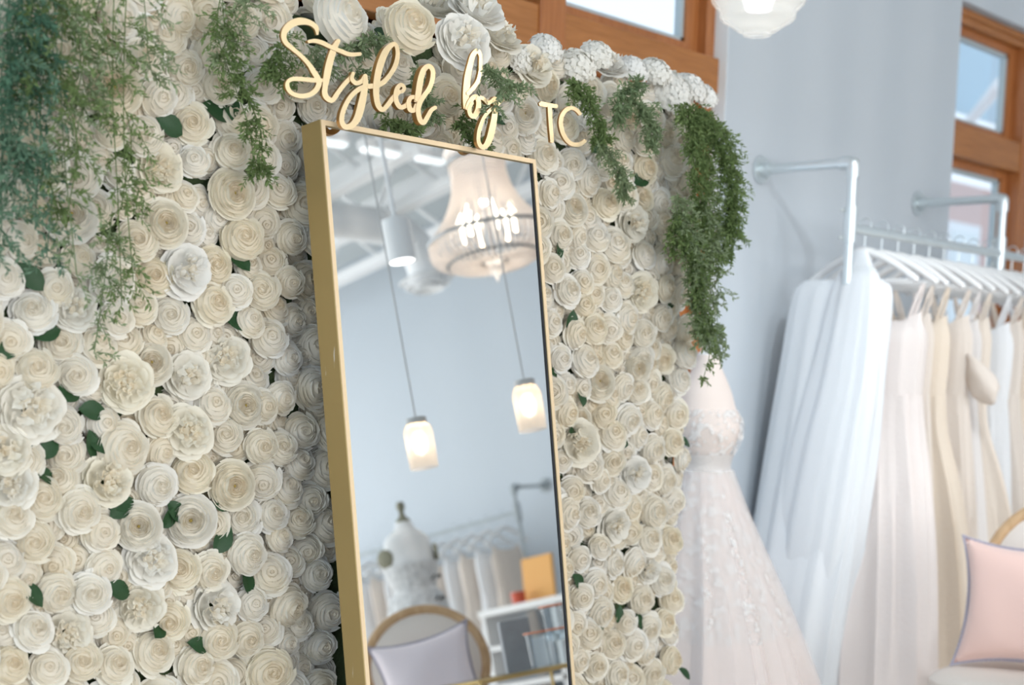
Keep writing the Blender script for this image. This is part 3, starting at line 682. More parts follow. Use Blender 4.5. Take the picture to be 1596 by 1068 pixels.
b = MB(); mbox(b, gx0, gx1, 0, Ln-.02, 0, .004); b.build('glass', M['mirror'], mr, False)
b = MB(); mbox(b, gx0, gx1, 0, Ln-.02, .0045, DP-.002); b.build('back_board', M['dark'], mr, False)

# ------------------------------------------------------------------ gold lettering
LY = 2.098
def sign(name, label, crops, group):
    """crops: list of (scale, ox, oy, strokes); stroke = [(x, y, width)...] in that crop's pixels"""
    b = MB(); k = 0; allp = []
    for sc_, ox, oy, strokes in crops:
        for st in strokes:
            P = smooth_path([(ox+x/sc_, oy+y/sc_, w/sc_) for x, y, w in st], 7); k += 1
            Lf, Rt = [], []
            n = len(P)
            for i, p in enumerate(P):
                t = P[min(i+1, n-1)][:2]-P[max(i-1, 0)][:2]; t = t/(np.linalg.norm(t)+1e-9); nn = np.array([-t[1], t[0]]); w = p[2]/2*1.04
                Lf.append(p[:2]+nn*w); Rt.append(p[:2]-nn*w)
            t0 = P[0][:2]-P[1][:2]; t0 /= np.linalg.norm(t0)+1e-9; t1 = P[-1][:2]-P[-2][:2]; t1 /= np.linalg.norm(t1)+1e-9
            Lf = [P[0][:2]+t0*P[0][2]*.3]+Lf+[P[-1][:2]+t1*P[-1][2]*.3]; Rt = [Lf[0]]+Rt+[Lf[-1]]
            yb = LY+.0035
            vs = []
            for ii, (a, c) in enumerate(zip(Lf, Rt)):
                yf = LY-.0009*k-.0007*ii/len(Lf)
                A, B_ = aty(a[0], a[1], LY), aty(c[0], c[1], LY)
                vs += [(A[0], yf, A[2]), (B_[0], yf, B_[2]), (A[0], yb, A[2]), (B_[0], yb, B_[2])]
            m_ = len(Lf); fs = []; f2 = []
            for i in range(m_-1):
                o = i*4; q = o+4
                fs += [(o, q, q+1, o+1)]; f2 += [(o+2, o+3, q+3, q+2), (o, o+2, q+2, q), (o+1, q+1, q+3, o+3)]
            b.m = 0; b.add(vs, fs); b.m = 1; b.add(vs, f2); allp += vs
    ap = np.array(allp); base = ((ap[:, 0].min()+ap[:, 0].max())/2, LY, ap[:, 2].min())
    o = b.build(name, [M['gold_letter'], M['gold_side']], smooth=False, base=base); return tag(o, label, 'sign lettering', group)
A_ = (5.62, 430, 20); B_c = (6.436, 560, 50); C_c = (6.436, 690, 80); D_c = (8.9, 820, 130)
sign('script_word', 'gold script word Styled fixed above the mirror frame', [
 (*A_, [[(362, 190, 20), (350, 130, 40), (295, 88, 46), (215, 74, 62), (140, 95, 62), (85, 145, 56), (66, 205, 46), (85, 262, 40), (150, 320, 36), (220, 380, 34), (285, 450, 38), (330, 520, 46), (365, 580, 48), (372, 630, 46), (340, 685, 44), (280, 722, 40), (200, 728, 38), (130, 700, 36), (97, 650, 36), (103, 603, 32), (150, 580, 36), (230, 582, 38), (330, 592, 38), (415, 592, 30)],
        [(545, 240, 34), (510, 300, 50), (482, 380, 58), (457, 470, 60), (440, 560, 58), (425, 650, 46), (422, 710, 46), (447, 752, 46), (490, 766, 42), (530, 710, 38), (590, 630, 38), (650, 565, 34), (668, 525, 28)],
        [(275, 255, 26), (330, 247, 34), (400, 265, 38), (470, 300, 36), (560, 338, 36), (640, 366, 36), (735, 362, 30)],
        [(668, 525, 28), (655, 580, 36), (692, 618, 38), (740, 600, 38), (768, 552, 34)],
        [(768, 545, 34), (772, 620, 46), (757, 700, 56), (737, 800, 64), (702, 920, 62), (652, 988, 52), (592, 1000, 46), (562, 950, 42), (572, 870, 40), (612, 780, 40), (662, 712, 40), (730, 662, 42), (800, 644, 38), (880, 638, 36)]]),
 (*B_c, [[(70, 552, 40), (150, 540, 48), (220, 508, 48), (290, 430, 44), (345, 330, 46), (366, 220, 42), (350, 140, 38), (312, 128, 46), (250, 190, 62), (205, 290, 68), (170, 410, 66), (150, 540, 62), (150, 650, 56), (170, 740, 52), (212, 782, 46), (260, 740, 46), (310, 672, 46), (370, 612, 42), (415, 596, 34)],
        [(410, 602, 38), (428, 562, 36), (395, 532, 38), (357, 570, 46), (342, 640, 46), (352, 710, 46), (390, 758, 46), (440, 742, 42), (472, 700, 38)],
        [(545, 700, 40), (535, 660, 38), (490, 662, 42), (467, 712, 46), (482, 780, 48), (520, 788, 42), (548, 730, 42)],
        [(552, 690, 54), (572, 560, 60), (590, 460, 58), (620, 380, 54), (670, 347, 46), (707, 392, 46), (702, 480, 46), (672, 570, 46), (622, 640, 46), (577, 710, 52), (560, 790, 48), (577, 880, 48), (612, 914, 46), (650, 860, 44), (690, 790, 42), (738, 758, 36)]])], 'gold sign letters')
sign('script_word', 'gold script word by, the middle word of the sign on the roses', [(*C_c, [
        [(375, 210, 36), (378, 100, 34), (375, 40, 36), (345, -5, 44), (300, 40, 50), (270, 140, 54), (245, 260, 62), (232, 400, 64), (226, 500, 56), (226, 575, 46)],
        [(376, 180, 36), (345, 300, 38), (290, 380, 42), (240, 430, 42)],
        [(232, 580, 40), (260, 510, 46), (310, 458, 48), (347, 495, 46), (345, 580, 52), (310, 648, 52), (270, 640, 42), (256, 580, 40), (285, 515, 32)],
        [(330, 475, 32), (375, 470, 34), (410, 490, 36), (440, 518, 38), (480, 500, 36), (505, 465, 30)],
        [(505, 465, 36), (512, 560, 48), (502, 660, 56), (480, 780, 62), (450, 890, 62), (410, 955, 52), (367, 955, 42), (342, 900, 38), (347, 810, 38), (370, 730, 36), (400, 660, 34), (460, 590, 32), (540, 530, 30), (590, 490, 24)]])], 'gold sign letters')
sign('capital_letter', 'gold capital letter T, plain block letter left of the C', [(*D_c, [[(190, 282, 60), (300, 302, 58), (420, 318, 50)], [(318, 310, 56), (330, 560, 54), (350, 815, 48)]])], 'gold sign letters')
sign('capital_letter', 'gold capital letter C, last letter of the sign', [(*D_c, [[(752, 432, 46), (700, 372, 50), (630, 342, 52), (560, 362, 56), (503, 430, 58), (477, 520, 58), (482, 610, 58), (512, 710, 56), (572, 800, 56), (650, 848, 58), (740, 845, 58), (815, 795, 48)]])], 'gold sign letters')

# ------------------------------------------------------------------ glass globe pendant, top right
gc = atd(1183, -14, 4.15)
gp = thing('pendant_lamp', 'clear rippled glass globe pendant lamp lit at the top edge of the photo', 'pendant lamp', (gc[0], gc[1], ZC))
rG = .128
prof = []
for i in range(44):
    a = i/43; th = PI*(.10+.80*a); r = rG*math.sin(th); z = rG*.92*math.cos(th)
    r *= 1+.05*math.sin(a*34); prof.append((r, z))
prof.append((rG*.31, -rG*.93)); prof.append((.02, -rG*.95))
b = MB(); b.lathe(prof, gc, 48); b.build('globe', M['globe'], gp)
b = MB(); b.lathe([(.001, -.055), (.034, -.05), (.046, -.012), (.036, .025), (.018, .05)], gc, 20); b.build('bulb', M['bulb_w'], gp)
b = MB(); b.lathe([(.02, .048), (.02, .085), (.048, .105), (.05, .15), (.02, .165), (.006, .17)], gc, 20); b.build('socket', M['brass'], gp)
b = MB(); b.tube([(gc[0], gc[1], gc[2]+.165), (gc[0], gc[1], ZC-.02)], .003, 8); b.build('cord', M['cord'], gp)
b = MB(); b.lathe([(.001, -.03), (.06, -.025), (.065, 0)], (gc[0], gc[1], ZC), 24); b.build('canopy', M['brass'], gp)

# ------------------------------------------------------------------ wall-mounted pipe rack
def flange(b, P, d, r=.048):
    d = np.array(d, float); P = np.array(P); b.tube([P, P+d*.010], r, 20); b.tube([P+d*.010, P+d*.045], .024, 16)
    a = np.cross(d, [0, 0, 1.]); 
    for k in range(4):
        q = PI/4+k*PI/2; c = P+.034*(math.cos(q)*a+math.sin(q)*np.array([0, 0, 1.])); b.tube([c+d*.009, c+d*.015], .005, 8)
pr = .0165
def pipe_rack(label, posts, railfun, name='garment_rack', mt=None, pr=.0165):
    """posts: list of (flange point, elbow point, bottom z); rail at given points"""
    base = np.array(posts[0][1]); o = thing(name, label, 'garment rack', (base[0], base[1], 0))
    for fl, el, zb, zr in posts:
        fl, el = np.array(fl), np.array(el); d = (el-fl)/np.linalg.norm(el-fl)
        b = MB(); flange(b, fl, d); b.build('flange', (mt or M['steel']), o)
        b = MB(); b.tube([fl+d*.04, el-d*.03], pr, 14); b.build('arm', (mt or M['steel']), o)
        b = MB(); b.tube(smooth_path([el-d*.05, el-d*.025, el-d*.006+np.array([0, 0, -.002]), el+np.array([0, 0, -.012]), el+np.array([0, 0, -.05])], 5), .022, 14); e = b.build('elbow', (mt or M['steel']), o)
        b = MB(); b.tube([el+np.array([0, 0, -.046]), (el[0], el[1], zb)], pr, 14); b.build('drop_post', (mt or M['steel']), o)
        b = MB(); b.tube([(el[0], el[1], zr+.06), (el[0], el[1], zr-.06)], .0225, 16); t = b.build('tee_sleeve', (mt or M['steel']), o)
        for dz in (.045, -.045): MB().tube([(el[0]-.02, el[1]+.014, zr+dz), (el[0]-.032, el[1]+.022, zr+dz)], .006, 8).build('set_screw', (mt or M['steel']), t)
    b = MB(); b.tube(railfun, pr, 14); b.build('rail', (mt or M['steel']), o)
    return o
fl1 = aty(1185, 265, YB-.001); el1 = atx(1330, 258, fl1[0]); el1[2] = fl1[2]
fl2 = aty(1430, 315, YB-.001); el2 = atx(1568, 306, fl2[0]); el2[1] = el1[1]; el2[2] = fl2[2] = fl1[2]
RY = el1[1]; RZ = aty(1360, 361, RY)[2]
pipe_rack('wall mounted galvanised pipe rack holding gowns right of the dress form', [(fl1, el1, RZ-.30, RZ+.01), (fl2, el2, RZ-.12, RZ+.005)], [(fl1[0]+.0, RY, RZ), (XR-.35, RY, RZ)])
print('rack', fl1, el1, fl2, el2, RY, RZ)

# hangers and gowns
def mk_hanger(P, ang, label, group, half=.205, first=None):
    """P = top of the rail; hanger spreads along direction ang"""
    c, s = math.cos(ang), math.sin(ang); P = np.array(P)
    o = thing('clothes_hanger', label, 'hanger', (P[0], P[1], P[2]-.12), group)
    L = lambda u, z: P+np.array([c*u, s*u, z])
    b = MB()
    top = smooth_path([L(-half, -.195), L(-half*.92, -.180), L(-half*.55, -.132), L(-half*.2, -.100), L(0, -.090), L(half*.2, -.100), L(half*.55, -.132), L(half*.92, -.180), L(half, -.195)], 5)
    rs = [.006+.009*math.sin(PI*(.12+.76*i/(len(top)-1)))**1 for i in range(len(top))]
    b.tube(top, rs, 10); b.tube([L(-half*.9, -.19), L(half*.9, -.19)], .0045, 8); b.build('body', M['hanger'], o)
    b = MB(); hk = [L(0, -.085), L(0, -.045)]+[L(.022*math.cos(q)*1.0, -.002+.022*math.sin(q)) for q in np.linspace(-1.6, 3.6, 14)]
    b.tube(hk, .0022, 7); b.build('hook', M['steel'], o)
    return o
def gown_rings(prof, cx, cy, pleats, seed, n=72, tilt=None):
    """prof rows: (z, hx, hy, amp, ox, oy)"""
    g = np.random.default_rng(seed); ph = g.uniform(0, 6.3, 4); rows = []
    Z = [r[0] for r in prof]; k = 8*len(prof)
    P = smooth_path([np.array(r, float) for r in prof], 5)
    V = []
    for r in P:
        z, hx, hy, amp, ox, oy = r
        for j in range(n):
            q = 2*PI*j/n
            w = 1+amp*(.6*math.sin(pleats*q+ph[0]+.6*math.sin(z*3+ph[3]))+.4*math.sin((pleats*1.7)//1*q+ph[1]+z*1.2)+.25*math.sin((pleats*2.6)//1*q+ph[2]))
            e = .88; cq, sq = math.cos(q), math.sin(q)
            V.append((cx+ox+hx*w*math.copysign(abs(cq)**e, cq), cy+oy+hy*w*math.copysign(abs(sq)**e, sq), z))
    m_ = len(P); Fs = [(i*n+j, i*n+(j+1) % n, (i+1)*n+(j+1) % n, (i+1)*n+j) for i in range(m_-1) for j in range(n)]
    return V, Fs
def hang_gown(X, Y, ztop, label, group, mt, seed, hyb=.15, flare=.26, bot=.06, thick=.06, neck=.17, sleeve=False, axis='x', strap=True, xb=0., yb=-.015):
    g = np.random.default_rng(seed)
    o = thing('wedding_gown', label, 'gown', (X, Y, bot), group)
    zb = ztop-neck
    T = (lambda v: v) if axis == 'x' else (lambda v: [(X+(p[1]-Y), Y-(p[0]-X), p[2]) for p in v])
    zw = zb-.27
    V, Fs = gown_rings([(zb, .022, hyb*.80, .02, 0, 0), (zb-.06, thick*.72, hyb*.90, .03, 0, 0), (zb-.15, thick*.75, hyb*.90, .03, 0, 0), (zw, thick*.72, hyb*.87, .03, 0, 0)], X, Y, 9, seed)
    V = [(p[0], p[1], p[2]+(.05*abs(math.sin(2*PI*j/72))**1.5-.03 if j < 72 else 0)) for j, p in enumerate(V)]
    b = MB(); b.add(T(V), Fs); b.build('bodice', mt, o)
    V, Fs = gown_rings([(zw+.006, thick*.73, hyb*.87, .04, 0, 0), (zw-.12, thick*.85, hyb*.95, .06, 0, 0), (zw-.35, thick*.95, hyb*.98+flare*.35, .09, xb*.35, yb*.35), (zw-.65, thick*1.02, hyb+flare*.65, .11, xb*.65, yb*.65), (bot, thick*1.1, hyb+flare, .12, xb, yb)], X, Y, 8+seed % 5, seed+1)
    b = MB(); b.add(T(V), Fs); b.build('skirt', mt, o)
    if strap:
        for sd in (-1, 1):
            for dx in (-1, 1):
                q = smooth_path([(X+dx*.012, Y+sd*hyb*.55, zb-.02), (X+dx*.016, Y+sd*hyb*.70, zb+neck*.45), (X+dx*.004, Y+sd*hyb*.80, ztop-.012)], 6)
                b = MB(); b.tube(T([tuple(p) for p in q]), .006, 6); b.build('strap', mt, o)
    if sleeve:
        V, Fs = [], []
        b = MB(); c = np.array([X-.01, Y-hyb*.9, zb-.12])
        d = np.array([-.02, -.10, -.15]); P = [c+d*t for t in np.linspace(0, 1, 9)]
        b.tube(T([tuple(p) for p in P]), [.010, .022, .034, .045, .054, .060, .060, .046, .016], 20); b.v = [(c[0]+(p[0]-c[0])*.5+.006*math.sin(40*(p[1]-p[2])), p[1]+.004*math.sin(70*p[0]+50*p[2]), p[2]-.25*abs(p[1]-c[1])) for p in b.v]; b.build('sleeve', mt, o)
    return o
ORD = ['first', 'second', 'third', 'fourth', 'fifth', 'sixth', 'seventh', 'eighth', 'ninth', 'tenth', 'eleventh', 'twelfth', 'thirteenth', 'fourteenth', 'fifteenth', 'sixteenth']
HX = [fl1[0]+.105+.118*i for i in range(15)]
for i, x in enumerate(HX):
    mk_hanger((x, RY, RZ+pr+.003), PI/2+.06*math.sin(i*2.3), 'white hanger on the pipe rack, %s from the bracket nearest the flower wall' % ORD[i], 'hangers on the right rack', half=.205+.008*math.sin(i*1.7))
ZT = RZ-.165
# first gown: big white tulle, window blue in its colour, with a cape falling from the hook
x = HX[0]
o = thing('wedding_gown', 'white tulle gown with window-blue in its colour nearest the bracket, draped with a sheer cape', 'gown', (x, RY, .03), 'gowns on the right rack')
V, Fs = gown_rings([(ZT-.005, .035, .150, .02, -.01, .055), (ZT-.06, .055, .188, .04, -.015, .055), (1.30, .075, .196, .05, -.03, .07), (1.02, .095, .205, .06, -.04, .09), (.75, .115, .207, .06, -.05, .115), (.45, .14, .205, .07, -.07, .135), (.03, .16, .200, .07, -.09, .148)], x-.03, RY, 9, 3)
b = MB(); b.add(V, Fs); b.build('skirt', M['tulle'], o)
V, Fs = gown_rings([(RZ-.07, .012, .022, .0, 0, -.005), (RZ-.12, .022, .045, .05, -.01, -.01), (ZT-.03, .045, .085, .06, -.045, -.02), (1.30, .07, .12, .07, -.065, -.005), (1.0, .09, .145, .06, -.08, .035), (.6, .095, .15, .05, -.075, .09), (.25, .06, .10, .02, -.05, .13)], x-.03, RY, 7, 13)
b = MB(); b.add(V, Fs); part(b.build('cape', M['tulle'], o), 'white veil falling from the hook')
names = ['blush satin A-line gown with thin shoulder straps', 'ivory lace gown with a narrow skirt', 'champagne crepe gown with a smooth front', 'oyster gown with a puffed sleeve', 'pearl sheath gown', 'ivory gown with beaded straps', 'snow white tulle gown', 'oyster lace gown', 'champagne gown with soft folds', 'pearl chiffon gown', 'ivory crepe gown', 'snow white satin gown', 'oyster chiffon gown', 'ivory tulle gown at the far end']
mi = [5, 1, 3, 1, 2, 0, 4, 1, 3, 2, 0, 4, 1, 0]
for i in range(1, 15):
    hang_gown(HX[i], RY-.02, ZT, '%s, %s on the pipe rack from the bracket' % (names[i-1], ORD[i]), 'gowns on the right rack', GOWN[mi[i-1]], 50+i*3,
              hyb=.165+.02*math.sin(i*1.9), flare=(.06, .16, .03, .12, .05)[i % 5] if i > 1 else .05, thick=(.055+.012*math.sin(i*2.7)) if i > 1 else .10, neck=.10+.05*(.5+.5*math.sin(i*3.1)), sleeve=(i == 4), bot=.012+.02*(i % 3 == 1), xb=-.13 if i == 1 else -.01, yb=-.11 if i == 1 else (-.06 if i % 3 == 0 else -.02))

# ------------------------------------------------------------------ dress form beside the flower wall
fc = np.array([3.768, 2.632])
df = thing('dress_form', 'pale dress form with blush torso standing at the right end of the flower wall', 'dress form', (fc[0], fc[1], 0))
def torso(b, c, zs, sc_=1.):
    V, Fs = [], []
    n = 40
    P = smooth_path([np.array(q, float) for q in zs], 5)
    for z, hx, hy, ox in P:
        for j in range(n):
            q = 2*PI*j/n; V.append((c[0]+hx*math.cos(q), c[1]+hy*math.sin(q)+ox, z))
    k = len(P); Fs = [(i*n+j, i*n+(j+1) % n, (i+1)*n+(j+1) % n, (i+1)*n+j) for i in range(k-1) for j in range(n)]
    Fs.append(tuple((k-1)*n+j for j in range(n))); Fs.append(tuple(range(n-1, -1, -1)))
    b.add(V, Fs)
BODY = [(.82, .13, .11, 0), (.92, .108, .095, 0), (1.00, .079, .072, 0), (1.04, .085, .078, 0), (1.10, .104, .096, -.006), (1.15, .107, .094, -.004), (1.185, .104, .082, 0), (1.225, .094, .068, 0), (1.262, .072, .056, 0), (1.295, .050, .044, 0), (1.318, .040, .038, 0), (1.338, .036, .034, 0)]
b = MB(); torso(b, fc, BODY); b.build('torso', M['form'], df)
b = MB(); b.lathe([(.001, 1.352), (.02, 1.349), (.034, 1.341), (.036, 1.332)], (fc[0], fc[1], 0), 24); part(b.build('neck_cap', M['form_w'], df), 'white neck cap')
b = MB(); b.tube([(fc[0], fc[1], .02), (fc[0], fc[1], .85)], .016, 12); b.build('pole', M['steel'], df)
b = MB(); b.lathe([(.17, 0), (.17, .012), (.06, .025), (.02, .05)], (fc[0], fc[1], 0), 32, capb=True); b.build('base', M['steel'], df)
gn = thing('wedding_gown', 'blush tulle gown with lace bodice and beaded belt on the dress form', 'gown', (fc[0], fc[1], .02))
def shell(b, c, rows, pleats, seed, n=96):
    V, Fs = gown_rings(rows, c[0], c[1], pleats, seed, n); b.add(V, Fs)
b = MB(); shell(b, fc, [(1.005, .083, .076, .0, 0, 0), (1.04, .090, .082, .0, 0, 0), (1.10, .109, .101, .0, 0, -.006), (1.145, .111, .098, .0, 0, -.004), (1.175, .108, .088, .0, 0, 0)], 7, 2); b.build('bodice', M['lace'], gn)
b = MB(); shell(b, fc, [(.988, .087, .080, .004, 0, 0), (1.01, .086, .079, .004, 0, 0), (1.040, .093, .085, .004, 0, 0)], 20, 4); part(b.build('beaded_belt', M['belt'], gn), 'grey beaded belt')
SK = [(.992, .085, .078, .01, 0, 0), (.95, .100, .093, .025, 0, 0), (.84, .145, .135, .04, 0, 0), (.62, .235, .212, .05, .0, -.02), (.40, .325, .275, .06, .0, -.04), (.25, .385, .31, .065, 0, -.045), (.02, .44, .335, .07, 0, -.06)]
b = MB(); shell(b, fc, SK, 11, 6); b.build('skirt', M['blush'], gn)
b = MB(); shell(b, fc, [(z, hx*1.05+.008, hy*1.03+.007, a*1.0, ox, oy) for z, hx, hy, a, ox, oy in SK], 14, 9); part(b.build('sheer_overskirt', M['tulle_pink'], gn), 'sheer white tulle layer')
b = MB(); shell(b, fc, [(z, hx*1.02+.004, hy*1.02+.003, a, ox, oy) for z, hx, hy, a, ox, oy in [(.995, .086, .079, .01, 0, 0)]+SK[1:4]+[(.50, .28, .245, .055, 0, -.03)]], 11, 6); part(b.build('lace_overlay', M['lace'], gn), 'white lace falling from the waist')
for sd in (1, -1):
    b = MB(); d = np.array([.665*sd, -.736*sd])
    P = smooth_path([(fc[0]+d[0]*.104, fc[1]+d[1]*.095, 1.165), (fc[0]+d[0]*.120, fc[1]+d[1]*.113, 1.135), (fc[0]+d[0]*.115, fc[1]+d[1]*.110, 1.08), (fc[0]+d[0]*.088, fc[1]+d[1]*.083, 1.03)], 6)
    b.tube(P, .0045, 8); b.build('off_shoulder_strap', M['lace'], gn)

# ------------------------------------------------------------------ oval back chairs and pillows
def chair(label, c, ang, zs=.45):
    """seat centre c, facing direction angle ang"""
    o = thing('oval_back_chair', label, 'chair', (c[0], c[1], 0)); f = np.array([math.cos(ang), math.sin(ang), 0]); s = np.array([-f[1], f[0], 0])
    W = lambda a, l, z: np.array([c[0], c[1], 0])+f*a+s*l+np.array([0, 0, z])
    b = MB(); n = 40; V = []
    for z, k in ((zs-.075, .97), (zs-.055, 1.), (zs-.018, 1.), (zs-.004, .95), (zs+.004, .8), (zs+.008, .4), (zs+.008, .05)):
        for j in range(n):
            q = 2*PI*j/n; e = .55; cq, sq = math.cos(q), math.sin(q)
            V.append(W(.235*k*math.copysign(abs(cq)**e, cq), (.25+.02*cq)*k*math.copysign(abs(sq)**e, sq), z))
    b.add(V, [(i*n+j, i*n+(j+1) % n, (i+1)*n+(j+1) % n, (i+1)*n+j) for i in range(6) for j in range(n)]+[tuple(range(n-1, -1, -1)), tuple(6*n+j for j in range(n))]); b.build('seat', M['linen'], o)
    b = MB(); rp = [W(.225*math.copysign(abs(math.cos(q))**.55, math.cos(q)), .245*math.copysign(abs(math.sin(q))**.55, math.sin(q)), zs-.095) for q in np.linspace(0, 2*PI, 40, endpoint=False)]
    b.tube(rp, .026, 10, closed=True); b.build('seat_rail', M['chair_wood'], o)
    for a, l in ((.19, .2), (.19, -.2), (-.19, .18), (-.19, -.18)):
        b = MB(); b.tube([W(a, l, zs-.10), W(a, l, zs-.16), W(a*1.03, l*1.03, .0)], [.026, .022, .012], 12); b.build('leg', M['chair_wood'], o)
    zc = zs+.27; ov = lambda q, k=1., da=0.: W(-.235-.10*(math.sin(q)*.225*k+.22)/.45+da, .235*k*math.cos(q), zc+.225*k*math.sin(q))
    b = MB(); b.tube([ov(q) for q in np.linspace(0, 2*PI, 48, endpoint=False)], .021, 10, closed=True); b.build('back_frame', M['chair_wood'], o)
    b = MB(); V = []; n = 40
    for k, da in ((.93, -.015), (.93, .012), (.8, .026), (.5, .034), (.02, .036)):
        V += [ov(2*PI*j/n, k, da) for j in range(n)]
    b.add(V, [(i*n+j, i*n+(j+1) % n, (i+1)*n+(j+1) % n, (i+1)*n+j) for i in range(4) for j in range(n)]+[tuple(range(n-1, -1, -1))]); b.build('back_pad', M['linen'], o)
    for sd in (-1, 1):
        b = MB(); b.tube([W(-.20, sd*.15, zs-.10), W(-.235, sd*.14, zs+.09)], .017, 10); b.build('back_post', M['chair_wood'], o)
    return o, f, s
def pillow(label, ctr, f, s, size, lean, mt, rollang=0.):
    """ctr = middle of the pillow, facing f, leaning back by lean"""
    o = thing('throw_pillow', label, 'pillow', (ctr[0], ctr[1], ctr[2]-size/2))
    up = np.array([0, 0, 1.])*math.cos(lean)-f*math.sin(lean); nr = f*math.cos(lean)+np.array([0, 0, 1.])*math.sin(lean)
    s2 = s*math.cos(rollang)+up*math.sin(rollang); up = up*math.cos(rollang)-s*math.sin(rollang)
    n = 22; V = []; Q = []
    g = np.random.default_rng(int(size*1000))
    for side in (1, -1):
        for i in range(n):
            for j in range(n):
                u, v = i/(n-1)*2-1, j/(n-1)*2-1
                pin = 1-.10*(1-u*u)*v*v-.0; pu = u*(1-.17*(1-v*v)*abs(u)**2); pv = v*(1-.17*(1-u*u)*abs(v)**2)
                th = .088*((1-u**2)*(1-v**2))**.42+.004*math.sin(5*u+3*v)*(1-u*u)*(1-v*v)
                V.append(np.array(ctr)+s2*pu*size/2+up*pv*size/2+nr*side*th)
    for sd in range(2):
        for i in range(n-1):
            for j in range(n-1):
                a = sd*n*n+i*n+j; q = (a, a+1, a+n+1, a+n); Q.append(q if sd == 1 else q[::-1])
    b = MB(); b.add(V, Q); b.build('cover', mt, o)
    b = MB(); edge = [V[i*n] for i in range(n)]+[V[(n-1)*n+j] for j in range(1, n)]+[V[i*n+n-1] for i in range(n-2, -1, -1)]+[V[j] for j in range(n-2, 0, -1)]
    for k, p in enumerate(edge):
        q = edge[(k+1) % len(edge)]; d = (np.array(p)-np.array(ctr)); d /= np.linalg.norm(d)
        for t in (0, .33, .66):
            c_ = np.array(p)*(1-t)+np.array(q)*t; b.tube([c_-d*.002, c_+d*.008+nr*.003*math.sin(k*3+t*9)], .0035, 5)
    b.build('fringe_trim', M['trim'], o); return o
CC = np.array([4.262, 1.782]); ca_ = math.atan2(-.10, -.97)
_, f_, s_ = chair('oval back wooden chair with cream upholstery at the right edge before the gowns', CC, ca_, .42)
pf_ = np.array([-.95, -.32, 0]); pf_ /= np.linalg.norm(pf_)
pillow('blush pink throw pillow standing on the chair at the right edge', (CC[0]-f_[0]*.05-s_[0]*.035, CC[1]-f_[1]*.05-s_[1]*.035, .42+.200), pf_, np.array([-pf_[1], pf_[0], 0]), .39, .22, M['pillow'], .0)
pc = vrt(668, 1040, 5.6); ang2 = math.atan2(.74, -.67)
c2 = np.array([pc[0], pc[1]])-np.array([math.cos(ang2), math.sin(ang2)])*.0
_, f2_, s2_ = chair('oval back chair with washed wood frame facing the mirror, seen only in the mirror', c2, ang2, .46)
pillow('lilac pink throw pillow on the chair reflected at the bottom of the mirror', (c2[0]-f2_[0]*.06, c2[1]-f2_[1]*.06, .46+.205), f2_, s2_, .39, .2, M['pillow_l'], -.10)

# ------------------------------------------------------------------ things seen in the mirror
# jar pendants
for x, y, D, lb in ((655, 693, 4.8, 'glass jar pendant lamp, the lower left of the two reflected in the mirror'), (824, 634, 4.8, 'glass jar pendant lamp, the upper right of the two reflected in the mirror')):
    c = vrt(x, y, D); o = thing('jar_pendant_lamp', lb, 'pendant lamp', (c[0], c[1], ZC), 'jar pendants')
    b = MB(); b.lathe([(.046, -.078), (.047, -.02), (.047, .04), (.04, .06), (.032, .068), (.032, .08)], c, 24); b.build('jar', M['jar'], o)
    b = MB(); b.lathe([(.001, .088), (.034, .086), (.034, .066)], c, 20); b.build('lid', M['cord'], o)
    b = MB(); b.lathe([(.001, -.035), (.018, -.025), (.025, .0), (.02, .025), (.012, .04)], c, 16); b.build('bulb', M['bulb'], o)
    b = MB(); b.tube([c+np.array([0, 0, .085]), (c[0], c[1], ZC)], .0028, 6); b.build('cord', M['cord'], o)
# cylinder spot
c = vrt(627, 408, 5.5); c1 = vrt(610, 352, 5.5); o = thing('cylinder_spotlight', 'white cylinder spotlight on a stem reflected in the upper mirror', 'spotlight', (c[0], c[1], ZC))
ln = c1[2]-c[2]+.02
b = MB(); b.lathe([(.046, 0), (.053, 0), (.053, ln), (.01, ln+.004), (.007, ln+.02)], c, 28); b.build('housing', M['white_metal'], o)
b = MB(); b.lathe([(.046, .002), (.001, .003)], c, 28); b.build('lens', M['lens'], o)
b = MB(); b.tube([c+np.array([0, 0, ln]), (c[0], c[1], ZC)], .008, 8); b.build('stem', M['white_metal'], o)
# duct with elbow and diffuser
d0 = vrt(500, 342, 9.); d1 = vrt(655, 380, 9.); c = vrt(668, 452, 9.)
yd = c[1]
def duct_z(x, y):
    a_, b_ = vrt(x, y, 8.), vrt(x, y, 9.); t_ = (yd-a_[1])/(b_[1]-a_[1]); return (a_+(b_-a_)*t_)[2]
zd = (duct_z(530, 345)+duct_z(590, 352))/2; o = thing('air_duct', 'white round air duct with elbow and ceiling diffuser reflected in the mirror', 'air duct', (c[0], yd, c[2]))
b = MB(); b.tube([(XL+.2, yd, zd), (c[0]-.28, yd, zd)]+smooth_path([(c[0]-.22, yd, zd-.005), (c[0]-.08, yd, zd-.06), (c[0]-.01, yd, zd-.2), (c[0], yd, zd-.34)], 5)+[(c[0], yd, c[2]+.06)], .105, 24); b.build('pipe', M['white_metal'], o)
b = MB()
for r0, r1, dz in ((.105, .17, .06), (.09, .14, .025), (.05, .10, .0)): b.lathe([(r0, dz+.03), (r1, dz), (r1-.006, dz-.004), (r0-.01, dz+.024)], (c[0], yd, c[2]), 32)
b.build('diffuser', M['white_metal'], o)
for x in (2.5, 4.2, 5.6): MB().tube([(x, yd, zd+.1), (x, yd, ZC+.002)], .006, 6).build('hanger_rod', M['white_metal'], o)
